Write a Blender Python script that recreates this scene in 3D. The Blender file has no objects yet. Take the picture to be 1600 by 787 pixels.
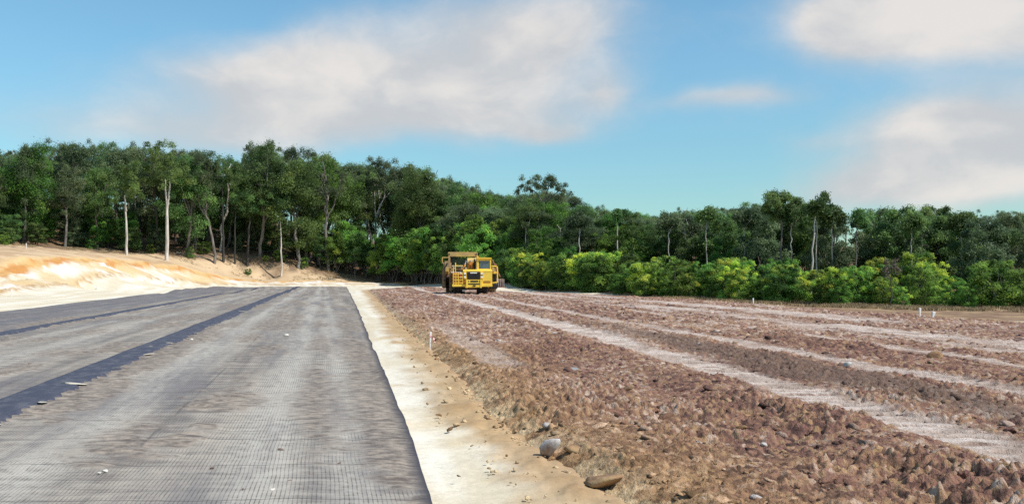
import bpy, bmesh, math, random
import numpy as np
from mathutils import Vector, Matrix

R = math.radians
scn = bpy.context.scene
C = scn.collection

# ------------------------------------------------------------------ camera
F = 1385.0                       # focal length in photo pixels (1600 x 787)
CAM = np.array([0.0, 0.0, 1.65])
PITCH = math.atan(36.5 / F)
cam_d = bpy.data.cameras.new('camera'); cam = bpy.data.objects.new('camera', cam_d); C.objects.link(cam)
cam_d.sensor_width = 36.0; cam_d.lens = 36.0 * F / 1600.0
cam_d.clip_start = 0.1; cam_d.clip_end = 6000
cam.location = CAM; cam.rotation_euler = (math.pi / 2 + PITCH, 0, 0)
scn.camera = cam

# ------------------------------------------------------------------ light
SUN_AZ, SUN_EL = R(114), R(50)
sun_vec = Vector((math.sin(SUN_AZ) * math.cos(SUN_EL), math.cos(SUN_AZ) * math.cos(SUN_EL), math.sin(SUN_EL)))
sd = bpy.data.lights.new('sun', 'SUN'); sd.energy = 4.2; sd.angle = R(0.6); sd.color = (1.0, 0.955, 0.88)
so = bpy.data.objects.new('sun', sd); C.objects.link(so)
so.rotation_euler = sun_vec.to_track_quat('Z', 'Y').to_euler(); so.location = (30, -20, 60)

scn.view_settings.view_transform = 'Standard'; scn.view_settings.look = 'None'
scn.view_settings.exposure = 0.32; scn.view_settings.gamma = 1.0
scn.render.engine = 'CYCLES'
scn.cycles.use_denoising = False
scn.cycles.max_bounces = 7; scn.cycles.diffuse_bounces = 5; scn.cycles.transparent_max_bounces = 4
scn.cycles.sample_clamp_indirect = 4.0

# ------------------------------------------------------------------ world: sky with clouds
class NT:
    """small helper to wire shader nodes"""
    def __init__(s, tree): s.t = tree; s.n = tree.nodes; s.l = tree.links
    def put(s, sock, v):
        if isinstance(v, bpy.types.NodeSocket): s.l.new(v, sock)
        elif v is not None: sock.default_value = v
    def math(s, op, a, b=None, c=None, clamp=False):
        n = s.n.new('ShaderNodeMath'); n.operation = op; n.use_clamp = clamp
        for i, v in enumerate((a, b, c)): s.put(n.inputs[i], v)
        return n.outputs[0]
    def vmath(s, op, a, b=None):
        n = s.n.new('ShaderNodeVectorMath'); n.operation = op
        s.put(n.inputs[0], a); s.put(n.inputs[1], b)
        return n.outputs[0]
    def noise(s, vec, scale, detail=4, rough=0.55, dist=0.0, out=0):
        n = s.n.new('ShaderNodeTexNoise'); s.put(n.inputs['Vector'], vec)
        n.inputs['Scale'].default_value = scale; n.inputs['Detail'].default_value = detail
        n.inputs['Roughness'].default_value = rough; n.inputs['Distortion'].default_value = dist
        return n.outputs[out]
    def ramp(s, v, a, b, lo=0.0, hi=1.0):
        n = s.n.new('ShaderNodeMapRange'); n.interpolation_type = 'SMOOTHSTEP'
        for i, q in enumerate((v, a, b, lo, hi)): s.put(n.inputs[i], q)
        return n.outputs[0]
    def mix(s, f, a, b, mode='MIX'):
        n = s.n.new('ShaderNodeMix'); n.data_type = 'RGBA'; n.blend_type = mode
        s.put(n.inputs[0], f); s.put(n.inputs[6], a); s.put(n.inputs[7], b)
        return n.outputs[2]
    def xyz(s, v):
        n = s.n.new('ShaderNodeSeparateXYZ'); s.put(n.inputs[0], v); return n.outputs
    def comb(s, x, y, z):
        n = s.n.new('ShaderNodeCombineXYZ')
        for i, v in enumerate((x, y, z)): s.put(n.inputs[i], v)
        return n.outputs[0]
    def attr(s, name):
        n = s.n.new('ShaderNodeAttribute'); n.attribute_name = name; return n
    def bump(s, h, strength=0.3, dist=0.02):
        n = s.n.new('ShaderNodeBump'); s.put(n.inputs['Height'], h)
        n.inputs['Strength'].default_value = strength; n.inputs['Distance'].default_value = dist
        return n.outputs[0]

def rgb(r, g, b): return (r, g, b, 1.0)

world = bpy.data.worlds.new('World'); scn.world = world; world.use_nodes = True
w = NT(world.node_tree); w.n.clear()
sky = w.n.new('ShaderNodeTexSky'); sky.sky_type = 'NISHITA'; sky.sun_disc = False
sky.sun_elevation = SUN_EL; sky.sun_rotation = SUN_AZ
sky.air_density = 1.0; sky.dust_density = 0.1; sky.ozone_density = 1.2; sky.altitude = 50
SKY_STRENGTH = 0.1
tc = w.n.new('ShaderNodeTexCoord')
dirv = w.vmath('NORMALIZE', tc.outputs['Generated'])
dx, dy, dz = w.xyz(dirv)
az = w.math('ARCTAN2', dx, dy)
el = w.math('ARCSINE', dz)
# one direction-space cloud layer, drawn out towards the horizon as a flat deck is
plane = w.comb(az, w.math('MULTIPLY', el, 1.7), w.math('MULTIPLY', dy, 0.2))
warp = w.noise(plane, 5.0, 3, 0.5, out=1)
wv = w.vmath('SCALE', w.vmath('SUBTRACT', warp, (0.5, 0.5, 0.5)))
wv.node.inputs[3].default_value = 0.10
pw = w.vmath('ADD', plane, wv)
fb = w.noise(pw, 7.5, 8, 0.6)
fb_hi = w.noise(w.vmath('ADD', pw, (0.03, 0.05, 0.0)), 6.5, 5, 0.5)
def A(px): return math.atan((px - 800) / F)
def E(px, py): return math.atan((430 - py) / math.hypot(F, px - 800))
wx, wy, _ = w.xyz(wv)
azw = w.math('ADD', az, w.math('MULTIPLY', wx, 0.9)); elw = w.math('ADD', el, w.math('MULTIPLY', wy, 0.6))
def blob(px, py, rx, ry, amp):
    u = w.math('DIVIDE', w.math('SUBTRACT', azw, A(px)), rx / F)
    v = w.math('DIVIDE', w.math('SUBTRACT', elw, E(px, py)), ry / F)
    r2 = w.math('ADD', w.math('MULTIPLY', u, u), w.math('MULTIPLY', v, v))
    return w.math('MULTIPLY', w.math('EXPONENT', w.math('MULTIPLY', r2, -1.0)), amp)
dens = None
for b in [(400, 115, 170, 42, .7), (490, 85, 120, 58, .75), (700, 80, 210, 80, .8), (880, 45, 150, 70, .7),
          (500, 190, 430, 50, .7), (720, 160, 320, 50, .5), (230, 215, 200, 34, .5),
          (1300, 30, 100, 62, .75), (1450, 25, 170, 62, .95), (1650, 25, 190, 66, .9),
          (1460, 205, 130, 48, .8), (1600, 185, 160, 45, .8), (1540, 280, 210, 50, .9), (1340, 290, 170, 36, .55),
          (1150, 153, 85, 16, .62), (960, 142, 42, 28, .42), (860, 206, 60, 15, .4), (1250, 225, 60, 18, .3)]:
    o = blob(*b); dens = o if dens is None else w.math('ADD', dens, o)
# the same kind of broken cloud all round the rest of the sky
outer = w.math('MAXIMUM', w.ramp(w.math('ABSOLUTE', az), 0.62, 0.85), w.ramp(el, 0.36, 0.5))
broken = w.math('MULTIPLY', w.ramp(w.noise(dirv, 2.2, 4, 0.5), 0.45, 0.68), 0.75)
dens = w.math('ADD', dens, w.math('MULTIPLY', outer, broken))
cover = w.ramp(w.math('ADD', dens, w.math('MULTIPLY', w.math('SUBTRACT', fb, 0.5), 0.62)), 0.10, 1.12)
sunny = None                                   # the cloud tops that stand out into the sun
for b in [(490, 85, 110, 52, .8), (330, 110, 80, 25, .35), (860, 30, 120, 40, .3), (1400, 20, 190, 45, .6), (1600, 10, 120, 60, .6), (1450, 200, 90, 22, .5), (1590, 285, 120, 40, .7), (700, 130, 200, 25, .35)]:
    o = blob(*b); sunny = o if sunny is None else w.math('ADD', sunny, o)
sunny = w.math('ADD', sunny, w.math('MULTIPLY', outer, 0.4))
lit = w.ramp(w.math('ADD', sunny, w.math('MULTIPLY', w.math('SUBTRACT', fb_hi, fb), -2.4)), -0.25, 0.85)
shade = w.mix(lit, rgb(4.75, 4.85, 5.0), rgb(6.6, 6.25, 5.95))
tint = w.mix(1.0, sky.outputs[0], rgb(0.82, 1.14, 1.12), 'MULTIPLY')
tint = w.vmath('SCALE', tint); w.put(tint.node.inputs[3], w.ramp(el, -0.02, 0.30, 0.72, 1.10))
final = w.mix(w.math('MULTIPLY', cover, 0.94), tint, shade)
bg = w.n.new('ShaderNodeBackground'); w.put(bg.inputs[0], final); bg.inputs[1].default_value = SKY_STRENGTH
wo = w.n.new('ShaderNodeOutputWorld'); w.l.new(bg.outputs[0], wo.inputs[0])

# ------------------------------------------------------------------ helpers
def tag(o, label=None, cat=None, group=None, kind=None):
    if label: o['label'] = label
    if cat: o['category'] = cat
    if group: o['group'] = group
    if kind: o['kind'] = kind
    return o
def link(name, me, parent=None, mat=None):
    o = bpy.data.objects.new(name, me); C.objects.link(o)
    if parent: o.parent = parent
    if mat and me is not None:
        me.materials.clear(); me.materials.append(mat)
    return o
def empty(name, loc=(0, 0, 0), rz=0.0, label=None, cat=None, group=None):
    o = bpy.data.objects.new(name, None); C.objects.link(o)
    o.location = loc; o.rotation_euler = (0, 0, rz); o.empty_display_size = 0.2
    return tag(o, label, cat, group)
def copy_tree(o, parent=None):
    c = o.copy(); C.objects.link(c); c.parent = parent
    for ch in list(o.children):
        copy_tree(ch, c)
    return c
def np_mesh(name, verts, faces, cols=None, smooth=False, extra=None):
    """verts (n,3); faces (m,3) or (m,4) arrays or a list of such arrays"""
    me = bpy.data.meshes.new(name)
    fs = faces if isinstance(faces, list) else [faces]
    fs = [np.asarray(f, dtype=np.int32) for f in fs if len(f)]
    verts = np.asarray(verts, dtype=np.float32)
    nl = sum(f.size for f in fs); nf = sum(len(f) for f in fs)
    me.vertices.add(len(verts)); me.vertices.foreach_set('co', verts.ravel())
    me.loops.add(nl); me.loops.foreach_set('vertex_index', np.concatenate([f.ravel() for f in fs]))
    tot = np.concatenate([np.full(len(f), f.shape[1], np.int32) for f in fs])
    st = np.concatenate([[0], np.cumsum(tot)[:-1]]).astype(np.int32)
    me.polygons.add(nf); me.polygons.foreach_set('loop_start', st); me.polygons.foreach_set('loop_total', tot)
    if smooth: me.polygons.foreach_set('use_smooth', np.ones(nf, bool))
    if cols is not None:
        c4 = np.ones((len(verts), 4), np.float32); c4[:, :3] = cols
        a = me.color_attributes.new('col', 'FLOAT_COLOR', 'POINT'); a.data.foreach_set('color', c4.ravel())
    if extra:
        for k, v in extra.items():
            a = me.attributes.new(k, 'FLOAT', 'POINT'); a.data.foreach_set('value', np.asarray(v, np.float32))
    me.update(calc_edges=True); me.validate()
    return me
def sstep(a, b, x):
    t = np.clip((x - a) / (b - a), 0, 1); return t * t * (3 - 2 * t)

def hash2(ix, iy, seed):
    h = (ix.astype(np.int64) * 374761393 + iy.astype(np.int64) * 668265263 + seed * 974711) & 0xFFFFFFFF
    h = ((h ^ (h >> 13)) * 1274126177) & 0xFFFFFFFF
    h = ((h ^ (h >> 16)) * 2246822519) & 0xFFFFFFFF
    return ((h ^ (h >> 15)) & 0xFFFFFF) / float(0xFFFFFF)
def vnoise(x, y, seed=0):
    ix = np.floor(x); iy = np.floor(y); fx = x - ix; fy = y - iy
    fx = fx * fx * (3 - 2 * fx); fy = fy * fy * (3 - 2 * fy)
    a = hash2(ix, iy, seed); b = hash2(ix + 1, iy, seed); c = hash2(ix, iy + 1, seed); d = hash2(ix + 1, iy + 1, seed)
    return (a * (1 - fx) + b * fx) * (1 - fy) + (c * (1 - fx) + d * fx) * fy
def fbm(x, y, seed=0, octs=4, gain=0.5):
    s = 0; a = 1; n = 0
    for k in range(octs):
        s = s + a * vnoise(x * 2 ** k + 17.3 * k, y * 2 ** k - 9.1 * k, seed + k); n += a; a *= gain
    return s / n
def worley(x, y, seed=0):
    ix = np.floor(x); iy = np.floor(y); best = np.full(x.shape, 9.0); cid = np.zeros(x.shape)
    for i in (-1, 0, 1):
        for j in (-1, 0, 1):
            cx = ix + i; cy = iy + j
            d = np.hypot(cx + hash2(cx, cy, seed) - x, cy + hash2(cx, cy, seed + 7) - y)
            m = d < best; best = np.where(m, d, best); cid = np.where(m, hash2(cx, cy, seed + 13), cid)
    return best, cid

# ------------------------------------------------------------------ terrain heights
def ray(px, py):
    d = np.array([(px - 800) / F, 1.0, 0.0]); v = (393.5 - py) / F
    c, s = math.cos(PITCH), math.sin(PITCH)
    return np.array([d[0], c - s * v, s + c * v])
def at(px, py, dist):
    """point seen at a pixel, at the given depth along +Y"""
    r = ray(px, py); return CAM + r * (dist / r[1])
ROAD = 0.212                                  # the road runs towards (-0.212, 1)
def sl_xy(sl, t): return (sl - ROAD * t, t)

FOOT = [sl_xy(*p) for p in [(-23, -60), (-23, 0), (-23, 40), (-23, 62), (-23.5, 85), (-23.5, 112), (-22, 124), (-19, 134), (-12, 140), (-2, 143), (6, 145), (16, 147)]]
TOP = [(-330, 400, 70), (-150, 402, 76), (37, 404, 85), (95, 404, 96), (150, 406, 108), (190, 407, 118), (230, 410, 128), (281, 415, 138), (340, 423, 147), (385, 429, 151), (430, 435, 153)]
FEDGE = [(-900, 372, 88), (-500, 374, 100), (-150, 378, 115), (0, 381, 130), (100, 386, 140), (180, 391, 146), (250, 395, 150), (330, 397, 153), (400, 402, 155), (440, 411, 154), (480, 419, 156), (530, 430, 157), (570, 437, 158), (600, 441, 157), (650, 446, 146), (720, 448, 126), (850, 455, 95), (1000, 462, 77), (1180, 472, 65), (1300, 477, 61), (1450, 480, 59), (1600, 482, 57), (1900, 486, 55), (2600, 490, 50)]
ctrl = []
for x, y in FOOT: ctrl.append((x, y, 0.28 if y < 125 else 0.15))
for p in TOP: ctrl.append(tuple(at(*p)))
for p in FEDGE: ctrl.append(tuple(at(*p)))
for p in FEDGE:                                # ground goes on rising behind the forest edge
    q = at(*p); k = float(sstep(1000, 300, p[0]))
    for dd, dh in ((35, 2.6 + 3.0 * k), (80, 6 + 6 * k)):
        n = q[:2] / np.linalg.norm(q[:2]); ctrl.append((q[0] + n[0] * dd, q[1] + n[1] * dd, q[2] + dh))
for t in (-40, -15, 0, 8, 18, 30, 45, 62, 80, 100, 120, 134):
    for s in (-19, -15, -7, 1, 6):
        if s == 6 and t > 118: continue
        ctrl.append(sl_xy(s, t) + (0.0 if s > -17 else 0.1,))
for X, Y, z in [(10, -30, 0), (25, -20, -.2), (8, 5, 0), (14, 5, -.05), (8, 20, 0), (16, 20, -.1), (26, 20, -.3), (8, 40, 0), (16, 40, -.12), (24, 42, -.32), (2, 60, 0), (10, 60, -.04), (-4, 75, 0), (-5, 95, 0), (-14, 118, 0), (34, 30, -.45), (45, 15, -.5), (40, -10, -.4)]:
    ctrl.append((X, Y, z))
for a in range(0, 360, 20):
    for rr, z in ((420, 6.0), (1400, 6.0)):
        if abs(a - 180) < 70: z = 1.0
        ctrl.append((rr * math.sin(R(a)), rr * math.cos(R(a)), z))
ctrl = np.array(ctrl)
_K = np.linalg.norm(ctrl[:, None, :2] - ctrl[None, :, :2], axis=2)
_A = np.zeros((len(ctrl) + 1,) * 2); _A[:-1, :-1] = _K; _A[-1, :-1] = 1; _A[:-1, -1] = 1
_W = np.linalg.lstsq(_A, np.append(ctrl[:, 2], 0), rcond=None)[0]
def H(X, Y):
    X = np.asarray(X, float); Y = np.asarray(Y, float); sh = X.shape
    x = X.ravel(); y = Y.ravel(); out = np.empty(len(x))
    for i in range(0, len(x), 60000):
        d = np.hypot(x[i:i + 60000, None] - ctrl[None, :, 0], y[i:i + 60000, None] - ctrl[None, :, 1])
        out[i:i + 60000] = d @ _W[:-1] + _W[-1]
    return out.reshape(sh)
def h1(x, y): return float(H(np.array([x]), np.array([y]))[0])
def hit(px, py):
    """first place where the ray through a pixel meets the ground"""
    r = ray(px, py); t = np.geomspace(3, 500, 3000)
    P = CAM[None] + r[None] * t[:, None]; g = P[:, 2] - H(P[:, 0], P[:, 1])
    k = np.argmax(g < 0)
    if k == 0: k = len(t) - 1
    f = g[k - 1] / (g[k - 1] - g[k] + 1e-9)
    p = P[k - 1] + (P[k] - P[k - 1]) * f
    return np.array([p[0], p[1], h1(p[0], p[1])])

_fe = np.array([at(*p)[:2] for p in FEDGE]); _fa = np.arctan2(_fe[:, 0], _fe[:, 1]); _fr = np.hypot(_fe[:, 0], _fe[:, 1])
_o = np.argsort(_fa); _fa, _fr = _fa[_o], _fr[_o]
def forest_depth(X, Y):
    a = np.arctan2(X, Y); r = np.hypot(X, Y)
    return np.where(np.abs(a) < 1.2, r - np.interp(a, _fa, _fr), r - 130.0)
def seg_dist(X, Y, poly, closed=False):
    """distance to a polyline and the side (positive = left of its direction)"""
    n = len(poly); best = np.full(X.shape, 1e9); side = np.zeros(X.shape)
    for i in range(n if closed else n - 1):
        ax, ay = poly[i]; bx, by = poly[(i + 1) % n]; ux, uy = bx - ax, by - ay; L = ux * ux + uy * uy + 1e-12
        t = np.clip(((X - ax) * ux + (Y - ay) * uy) / L, 0, 1)
        d = np.hypot(X - ax - t * ux, Y - ay - t * uy); m = d < best - 1e-9
        best = np.where(m, d, best); side = np.where(m, np.sign(ux * (Y - ay) - uy * (X - ax)), side)
    return best, side
def inside(X, Y, poly):
    c = np.zeros(X.shape, bool); n = len(poly)
    for i in range(n):
        x1, y1 = poly[i]; x2, y2 = poly[i - 1]
        if y1 == y2: continue
        c ^= ((y1 > Y) != (y2 > Y)) & (X < (x2 - x1) * (Y - y1) / (y2 - y1) + x1)
    return c

# field outline, from the ground the photo shows it on
_left = [hit(x, y)[:2] for x, y in [(985, 800), (935, 768), (862, 722), (815, 690), (755, 640), (700, 576), (642, 522), (606, 486), (590, 468), (574, 453)]]
_far = [hit(x, y)[:2] for x, y in [(640, 449.5), (720, 450.5), (850, 458), (1000, 465), (1180, 477), (1300, 488), (1450, 497), (1600, 508)]]
FIELD = [(3.2, -12)] + [(2.4, 1)] + [tuple(p) for p in _left + _far] + [(32, 34), (46, 22), (60, -12)]
def field_in(X, Y):
    d, _ = seg_dist(X, Y, FIELD, True); return np.where(inside(X, Y, FIELD), d, -d) + .25

# ------------------------------------------------------------------ materials
def new_mat(name):
    m = bpy.data.materials.new(name); m.use_nodes = True; t = NT(m.node_tree); t.n.clear()
    out = t.n.new('ShaderNodeOutputMaterial'); p = t.n.new('ShaderNodeBsdfPrincipled'); t.l.new(p.outputs[0], out.inputs[0])
    t.p = p; t.out = out; return m, t
def soil_mat(name, scale=1.0, rough=0.95, bump=0.5, bdist=0.02, lo=0.72, hi=1.22, obj=False):
    m, t = new_mat(name); c = t.n.new('ShaderNodeObjectInfo').outputs['Color'] if obj else t.attr('col').outputs['Color']
    pos = t.n.new('ShaderNodeNewGeometry').outputs['Position']
    n1 = t.noise(pos, 9 * scale, 6, 0.62); n2 = t.noise(pos, 34 * scale, 4, 0.6); n3 = t.noise(pos, 1.3 * scale, 4, 0.55)
    f = t.math('ADD', t.math('MULTIPLY', n1, 0.5), t.math('ADD', t.math('MULTIPLY', n2, 0.3), t.math('MULTIPLY', n3, 0.2)))
    g = t.ramp(f, 0.32, 0.68, lo, hi)
    t.put(t.p.inputs['Base Color'], t.vmath('SCALE', c)); t.p.inputs['Base Color'].links[0].from_node.inputs[3].default_value = 1
    t.l.new(g, t.p.inputs['Base Color'].links[0].from_node.inputs[3])
    t.p.inputs['Roughness'].default_value = rough; t.p.inputs['Specular IOR Level'].default_value = 0.15
    hgt = t.math('ADD', t.math('MULTIPLY', n1, 0.7), t.math('MULTIPLY', n2, 0.5))
    t.put(t.p.inputs['Normal'], t.bump(hgt, bump, bdist))
    return m
M_ground = soil_mat('sandy_soil', 1.0, bump=0.35, bdist=0.02, lo=0.84, hi=1.12)
M_field = soil_mat('clod_soil', 1.6, bump=1.0, bdist=0.05, lo=0.66, hi=1.3)
M_clod = soil_mat('clay_clod', 2.4, bump=1.0, bdist=0.035, lo=0.68, hi=1.28)

def plain(name, col, rough=0.6, var=0.25, scale=6.0, dirt=None, dirt_amt=0.5, metallic=0.0, bump=0.0, spec=0.4, obj=True):
    m, t = new_mat(name)
    tcn = t.n.new('ShaderNodeTexCoord'); v = tcn.outputs['Object']
    n = t.noise(v, scale, 6, 0.6); n2 = t.noise(v, scale * 6, 4, 0.6)
    k = t.ramp(t.math('ADD', t.math('MULTIPLY', n, 0.7), t.math('MULTIPLY', n2, 0.3)), 0.3, 0.7, 1 - var, 1 + var)
    base = t.vmath('SCALE', rgb(*col)[:3]); t.l.new(k, base.node.inputs[3])
    if dirt:
        dm = t.ramp(t.noise(v, scale * 0.55, 6, 0.65), 0.62 - 0.35 * dirt_amt, 0.78 - 0.2 * dirt_amt)
        base = t.mix(dm, base, rgb(*dirt))
    t.put(t.p.inputs['Base Color'], base)
    t.p.inputs['Roughness'].default_value = rough; t.p.inputs['Metallic'].default_value = metallic
    t.p.inputs['Specular IOR Level'].default_value = spec
    if bump: t.put(t.p.inputs['Normal'], t.bump(n2, bump, 0.01))
    return m

# ------------------------------------------------------------------ ground sheet
def fan(rows, angs):
    A_, R_ = np.meshgrid(angs, rows); return R_ * np.sin(A_), R_ * np.cos(A_)
def grid_faces(nr, nc, wrap=False):
    i = np.arange(nr - 1)[:, None]; j = np.arange(nc if wrap else nc - 1)[None, :]; j2 = (j + 1) % nc
    return np.stack([i * nc + j, i * nc + j2, (i + 1) * nc + j2, (i + 1) * nc + j], -1).reshape(-1, 4)[:, ::-1]
def C3(*v): return np.array(v, float)
def mixc(a, b, f): return a * (1 - f[..., None]) + b * f[..., None]

angs = np.concatenate([np.linspace(-math.pi, -0.72, 60, endpoint=False), np.linspace(-0.72, 0.72, 480), np.linspace(0.72, math.pi, 60, endpoint=False)[1:]])
rows = np.concatenate([[0.02, 0.6, 1.2, 2, 3], np.geomspace(3.6, 60, 210), np.geomspace(60.5, 190, 150)[1:], np.geomspace(192, 4000, 46)])
GX, GY = fan(rows, angs)
GZ = H(GX, GY)
GZ = np.where(np.hypot(GX, GY) > 1350, 4.0 + 0 * GZ, GZ)
fd = field_in(GX, GY); dep = forest_depth(GX, GY)
ud, us = seg_dist(GX, GY, FOOT); U = ud * us; U = np.where(GY > 175, 40, U)
U = np.where(GX > -10, -20, U)
SL = GX + ROAD * GY
n_lo = fbm(GX * 0.35, GY * 0.35, 1); n_md = fbm(GX * 1.1, GY * 1.1, 5); n_hi = fbm(GX * 4, GY * 4, 9)
n_str = fbm(SL * 2.2, GY * 0.12, 21, 5)       # grader streaks along the road
sand = mixc(C3(.60, .52, .385), C3(.72, .67, .57), sstep(.35, .65, n_lo * .4 + n_str * .6))
sand = mixc(sand, C3(.58, .43, .23), 0.5 * sstep(.54, .72, n_md * .5 + n_lo * .5))
band = sstep(-.62, -0.02, fd + (n_md - .5) * 1.0 + (n_str - .5) * .7)
sand = mixc(sand, mixc(C3(.42, .27, .125), C3(.33, .205, .105), n_hi), band * (.75 + .25 * n_hi))
col = sand
# cut bank
gul = fbm(GY * 0.8, U * 0.12, 33, 5, .6)          # rills that run down the face
ub = U + (gul - .5) * 1.7 + (n_hi - .5) * 1.0 + (n_md - .5) * .8
white = mixc(C3(.62, .54, .42), C3(.70, .665, .61), sstep(.35, .6, fbm(GX * .5, GY * .3, 41)))
white = mixc(white, C3(.56, .40, .19), .8 * sstep(.46, .62, fbm(GX * .17 + 3, GY * .12, 47)))
white = mixc(white, C3(.55, .35, .14), .8 * sstep(78, 66, GY + 6 * (n_md - .5)) * sstep(.35, .6, n_md))
orange = mixc(C3(.50, .235, .075), C3(.56, .36, .15), sstep(.4, .65, fbm(GX * .6, GY * .6, 51)))
path = mixc(C3(.56, .41, .26), C3(.44, .30, .18), sstep(.4, .6, fbm(GX * .4, GY * .4, 55)))
path = mixc(path, C3(.165, .11, .075), .9 * sstep(.47, .56, fbm(GX * .5, GY * .35, 57)) * sstep(-14, -8, dep) * sstep(-26, -34, GX))
ramp_ = sstep(-13, -9, dep) * sstep(-1.0, -3.5, dep) * sstep(-66, -58, GX); path = mixc(path, mixc(C3(.62, .47, .31), C3(.52, .37, .22), n_md), .85 * ramp_)
bank = mixc(white, orange, sstep(3.3, 3.9, ub)); bank = mixc(bank, C3(.62, .43, .22), sstep(4.9, 5.3, ub)); bank = mixc(bank, path, sstep(5.5, 7.5, ub))
col = mixc(col, mixc(C3(.42, .27, .14), bank, sstep(.0, .5, ub)), sstep(-.35, .05, ub))
# right margin: brown soil and dead grass
rm = sstep(6, 12, GX) * sstep(-30, -22, dep) * sstep(.6, -.2, fd)
col = mixc(col, mixc(C3(.19, .115, .075), C3(.34, .235, .135), sstep(.45, .68, n_md)), np.clip(rm, 0, 1))
litter = mixc(C3(.13, .085, .052), C3(.24, .15, .085), sstep(.4, .65, n_md * .6 + n_hi * .4))
col = mixc(col, litter, sstep(-3.5, 1.5, dep + 5 * (n_lo - .5)))
under = sstep(.2, .8, fd); col = mixc(col, C3(.26, .155, .11), under)
# relief
rel = (n_md - .5) * .03 + (n_str - .5) * .035 + (n_hi - .5) * .02
rel = rel + band * (n_hi - .45) * .10
rel = rel + np.where((ub > 0) & (ub < 7), (gul - .5) * 1.3 * np.sin(np.clip(ub / 7, 0, 1) * math.pi), 0)
rel = rel + np.where((ub > 0) & (ub < 6), (.5 - np.abs(2 * fbm(GY * 1.5, U * .5, 37, 3) - 1)) * .45, 0)
rel = rel + sstep(5, 8, U) * ((n_md - .5) * .22 + (n_hi - .5) * .12) + sstep(-6, 3, dep) * (n_md - .5) * .35
rel = rel + .10 * sstep(.7, .0, np.abs(ub + .2)) * n_hi * (U > -2)
road_mask = sstep(1.8, 1.0, SL - .045 * np.clip(GY - 30, 0, 60) * .6) * sstep(-18, -15, SL) * (GY < 139)
GZ2 = GZ + rel * (1 - .85 * road_mask) - .05 * road_mask - .26 * sstep(.15, 1.0, fd)
gme = np_mesh('ground', np.stack([GX, GY, GZ2], -1).reshape(-1, 3), grid_faces(len(rows), len(angs), True), col.reshape(-1, 3), True)
ground = tag(link('ground', gme, None, M_ground), kind='structure')

# ------------------------------------------------------------------ road: geogrid mat trodden full of soil
redge = [hit(x, y)[:2] for x, y in [(671, 787), (652, 720), (627, 650), (607, 600), (588, 555), (572, 515), (560, 485), (549, 462), (541.5, 448.5)]]
_re_t = np.array([-30.0] + [p[1] for p in redge] + [140]); _re_s = np.array([redge[0][0] + ROAD * redge[0][1] - .1] + [p[0] + ROAD * p[1] for p in redge] + [redge[-1][0] + ROAD * redge[-1][1] + .1])
ledge = [hit(x, y)[:2] for x, y in [(-300, 524), (0, 487), (80, 477.5), (150, 469), (230, 459.5), (300, 451), (332, 447.5)]]
_le_t = np.array([-30.0] + [p[1] for p in ledge] + [140]); _le_s = np.array([-14.2] + [p[0] + ROAD * p[1] for p in ledge] + [ledge[-1][0] + ROAD * ledge[-1][1]])
tt = np.concatenate([np.linspace(-25, 4, 30), np.geomspace(4.3, 36, 440), np.geomspace(36.5, 133, 90)])
qq = np.linspace(0, 1, 230)
TT, QQ = np.meshgrid(tt, qq, indexing='ij')
wob = (fbm(TT * .7, TT * 0, 3, 3) - .5) * .08
SR = np.interp(TT, _re_t, _re_s) + wob * .9; SLf = np.interp(TT, _le_t, _le_s) + wob
SS = SLf + (SR - SLf) * QQ
RX, RY = SS - ROAD * TT, TT
mud = sstep(.455, .60, .09 * sstep(.6, .2, np.abs(SS - .8)) + fbm(SS * .9, TT * .35, 61, 4) * .75 + .25 * fbm(SS * 3, TT * 3, 65))
def tband(c, wd): return np.exp(-((SS - c) / wd) ** 2)
tracks = tband(-.55, .35) + tband(-2.5, .4) + .8 * tband(.25, .25) + .7 * tband(-6.2, .5) + .6 * tband(-7.6, .4) + .5 * tband(-11.2, .5)
mudh = mud * (1 - .6 * np.clip(tracks, 0, 1))
ripple = 1 - np.abs(2 * fbm(SS * 1.4, TT * 6.5, 71, 4) - 1)
RZ = H(RX, RY) + .012 + (mudh * (.004 + .065 * (ripple - .55)) + (fbm(SS * .8, TT * .8, 75) - .5) * .03 + .018 * np.clip(fbm(SS * .5 + 40, TT * 1.1, 79, 4) - .55, 0, 1) * 4) * sstep(0, .015, QQ) * sstep(1, .985, QQ) + .05 * sstep(.22, .0, SR - SS) * np.clip(fbm(TT * .9, TT * 0 + 2, 83, 3) - .42, 0, 1) * 2.5
EDGE_R = sstep(.10, .03, SR - SS)
nr, nc = RX.shape
rme = np_mesh('road', np.stack([RX, RY, RZ], -1).reshape(-1, 3), grid_faces(nr, nc), None, True,
              {'lat': SS.ravel(), 'lon': TT.ravel(), 'mud': mudh.ravel(), 'trk': np.clip(tracks, 0, 1).ravel(), 'edg': EDGE_R.ravel()})
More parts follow.
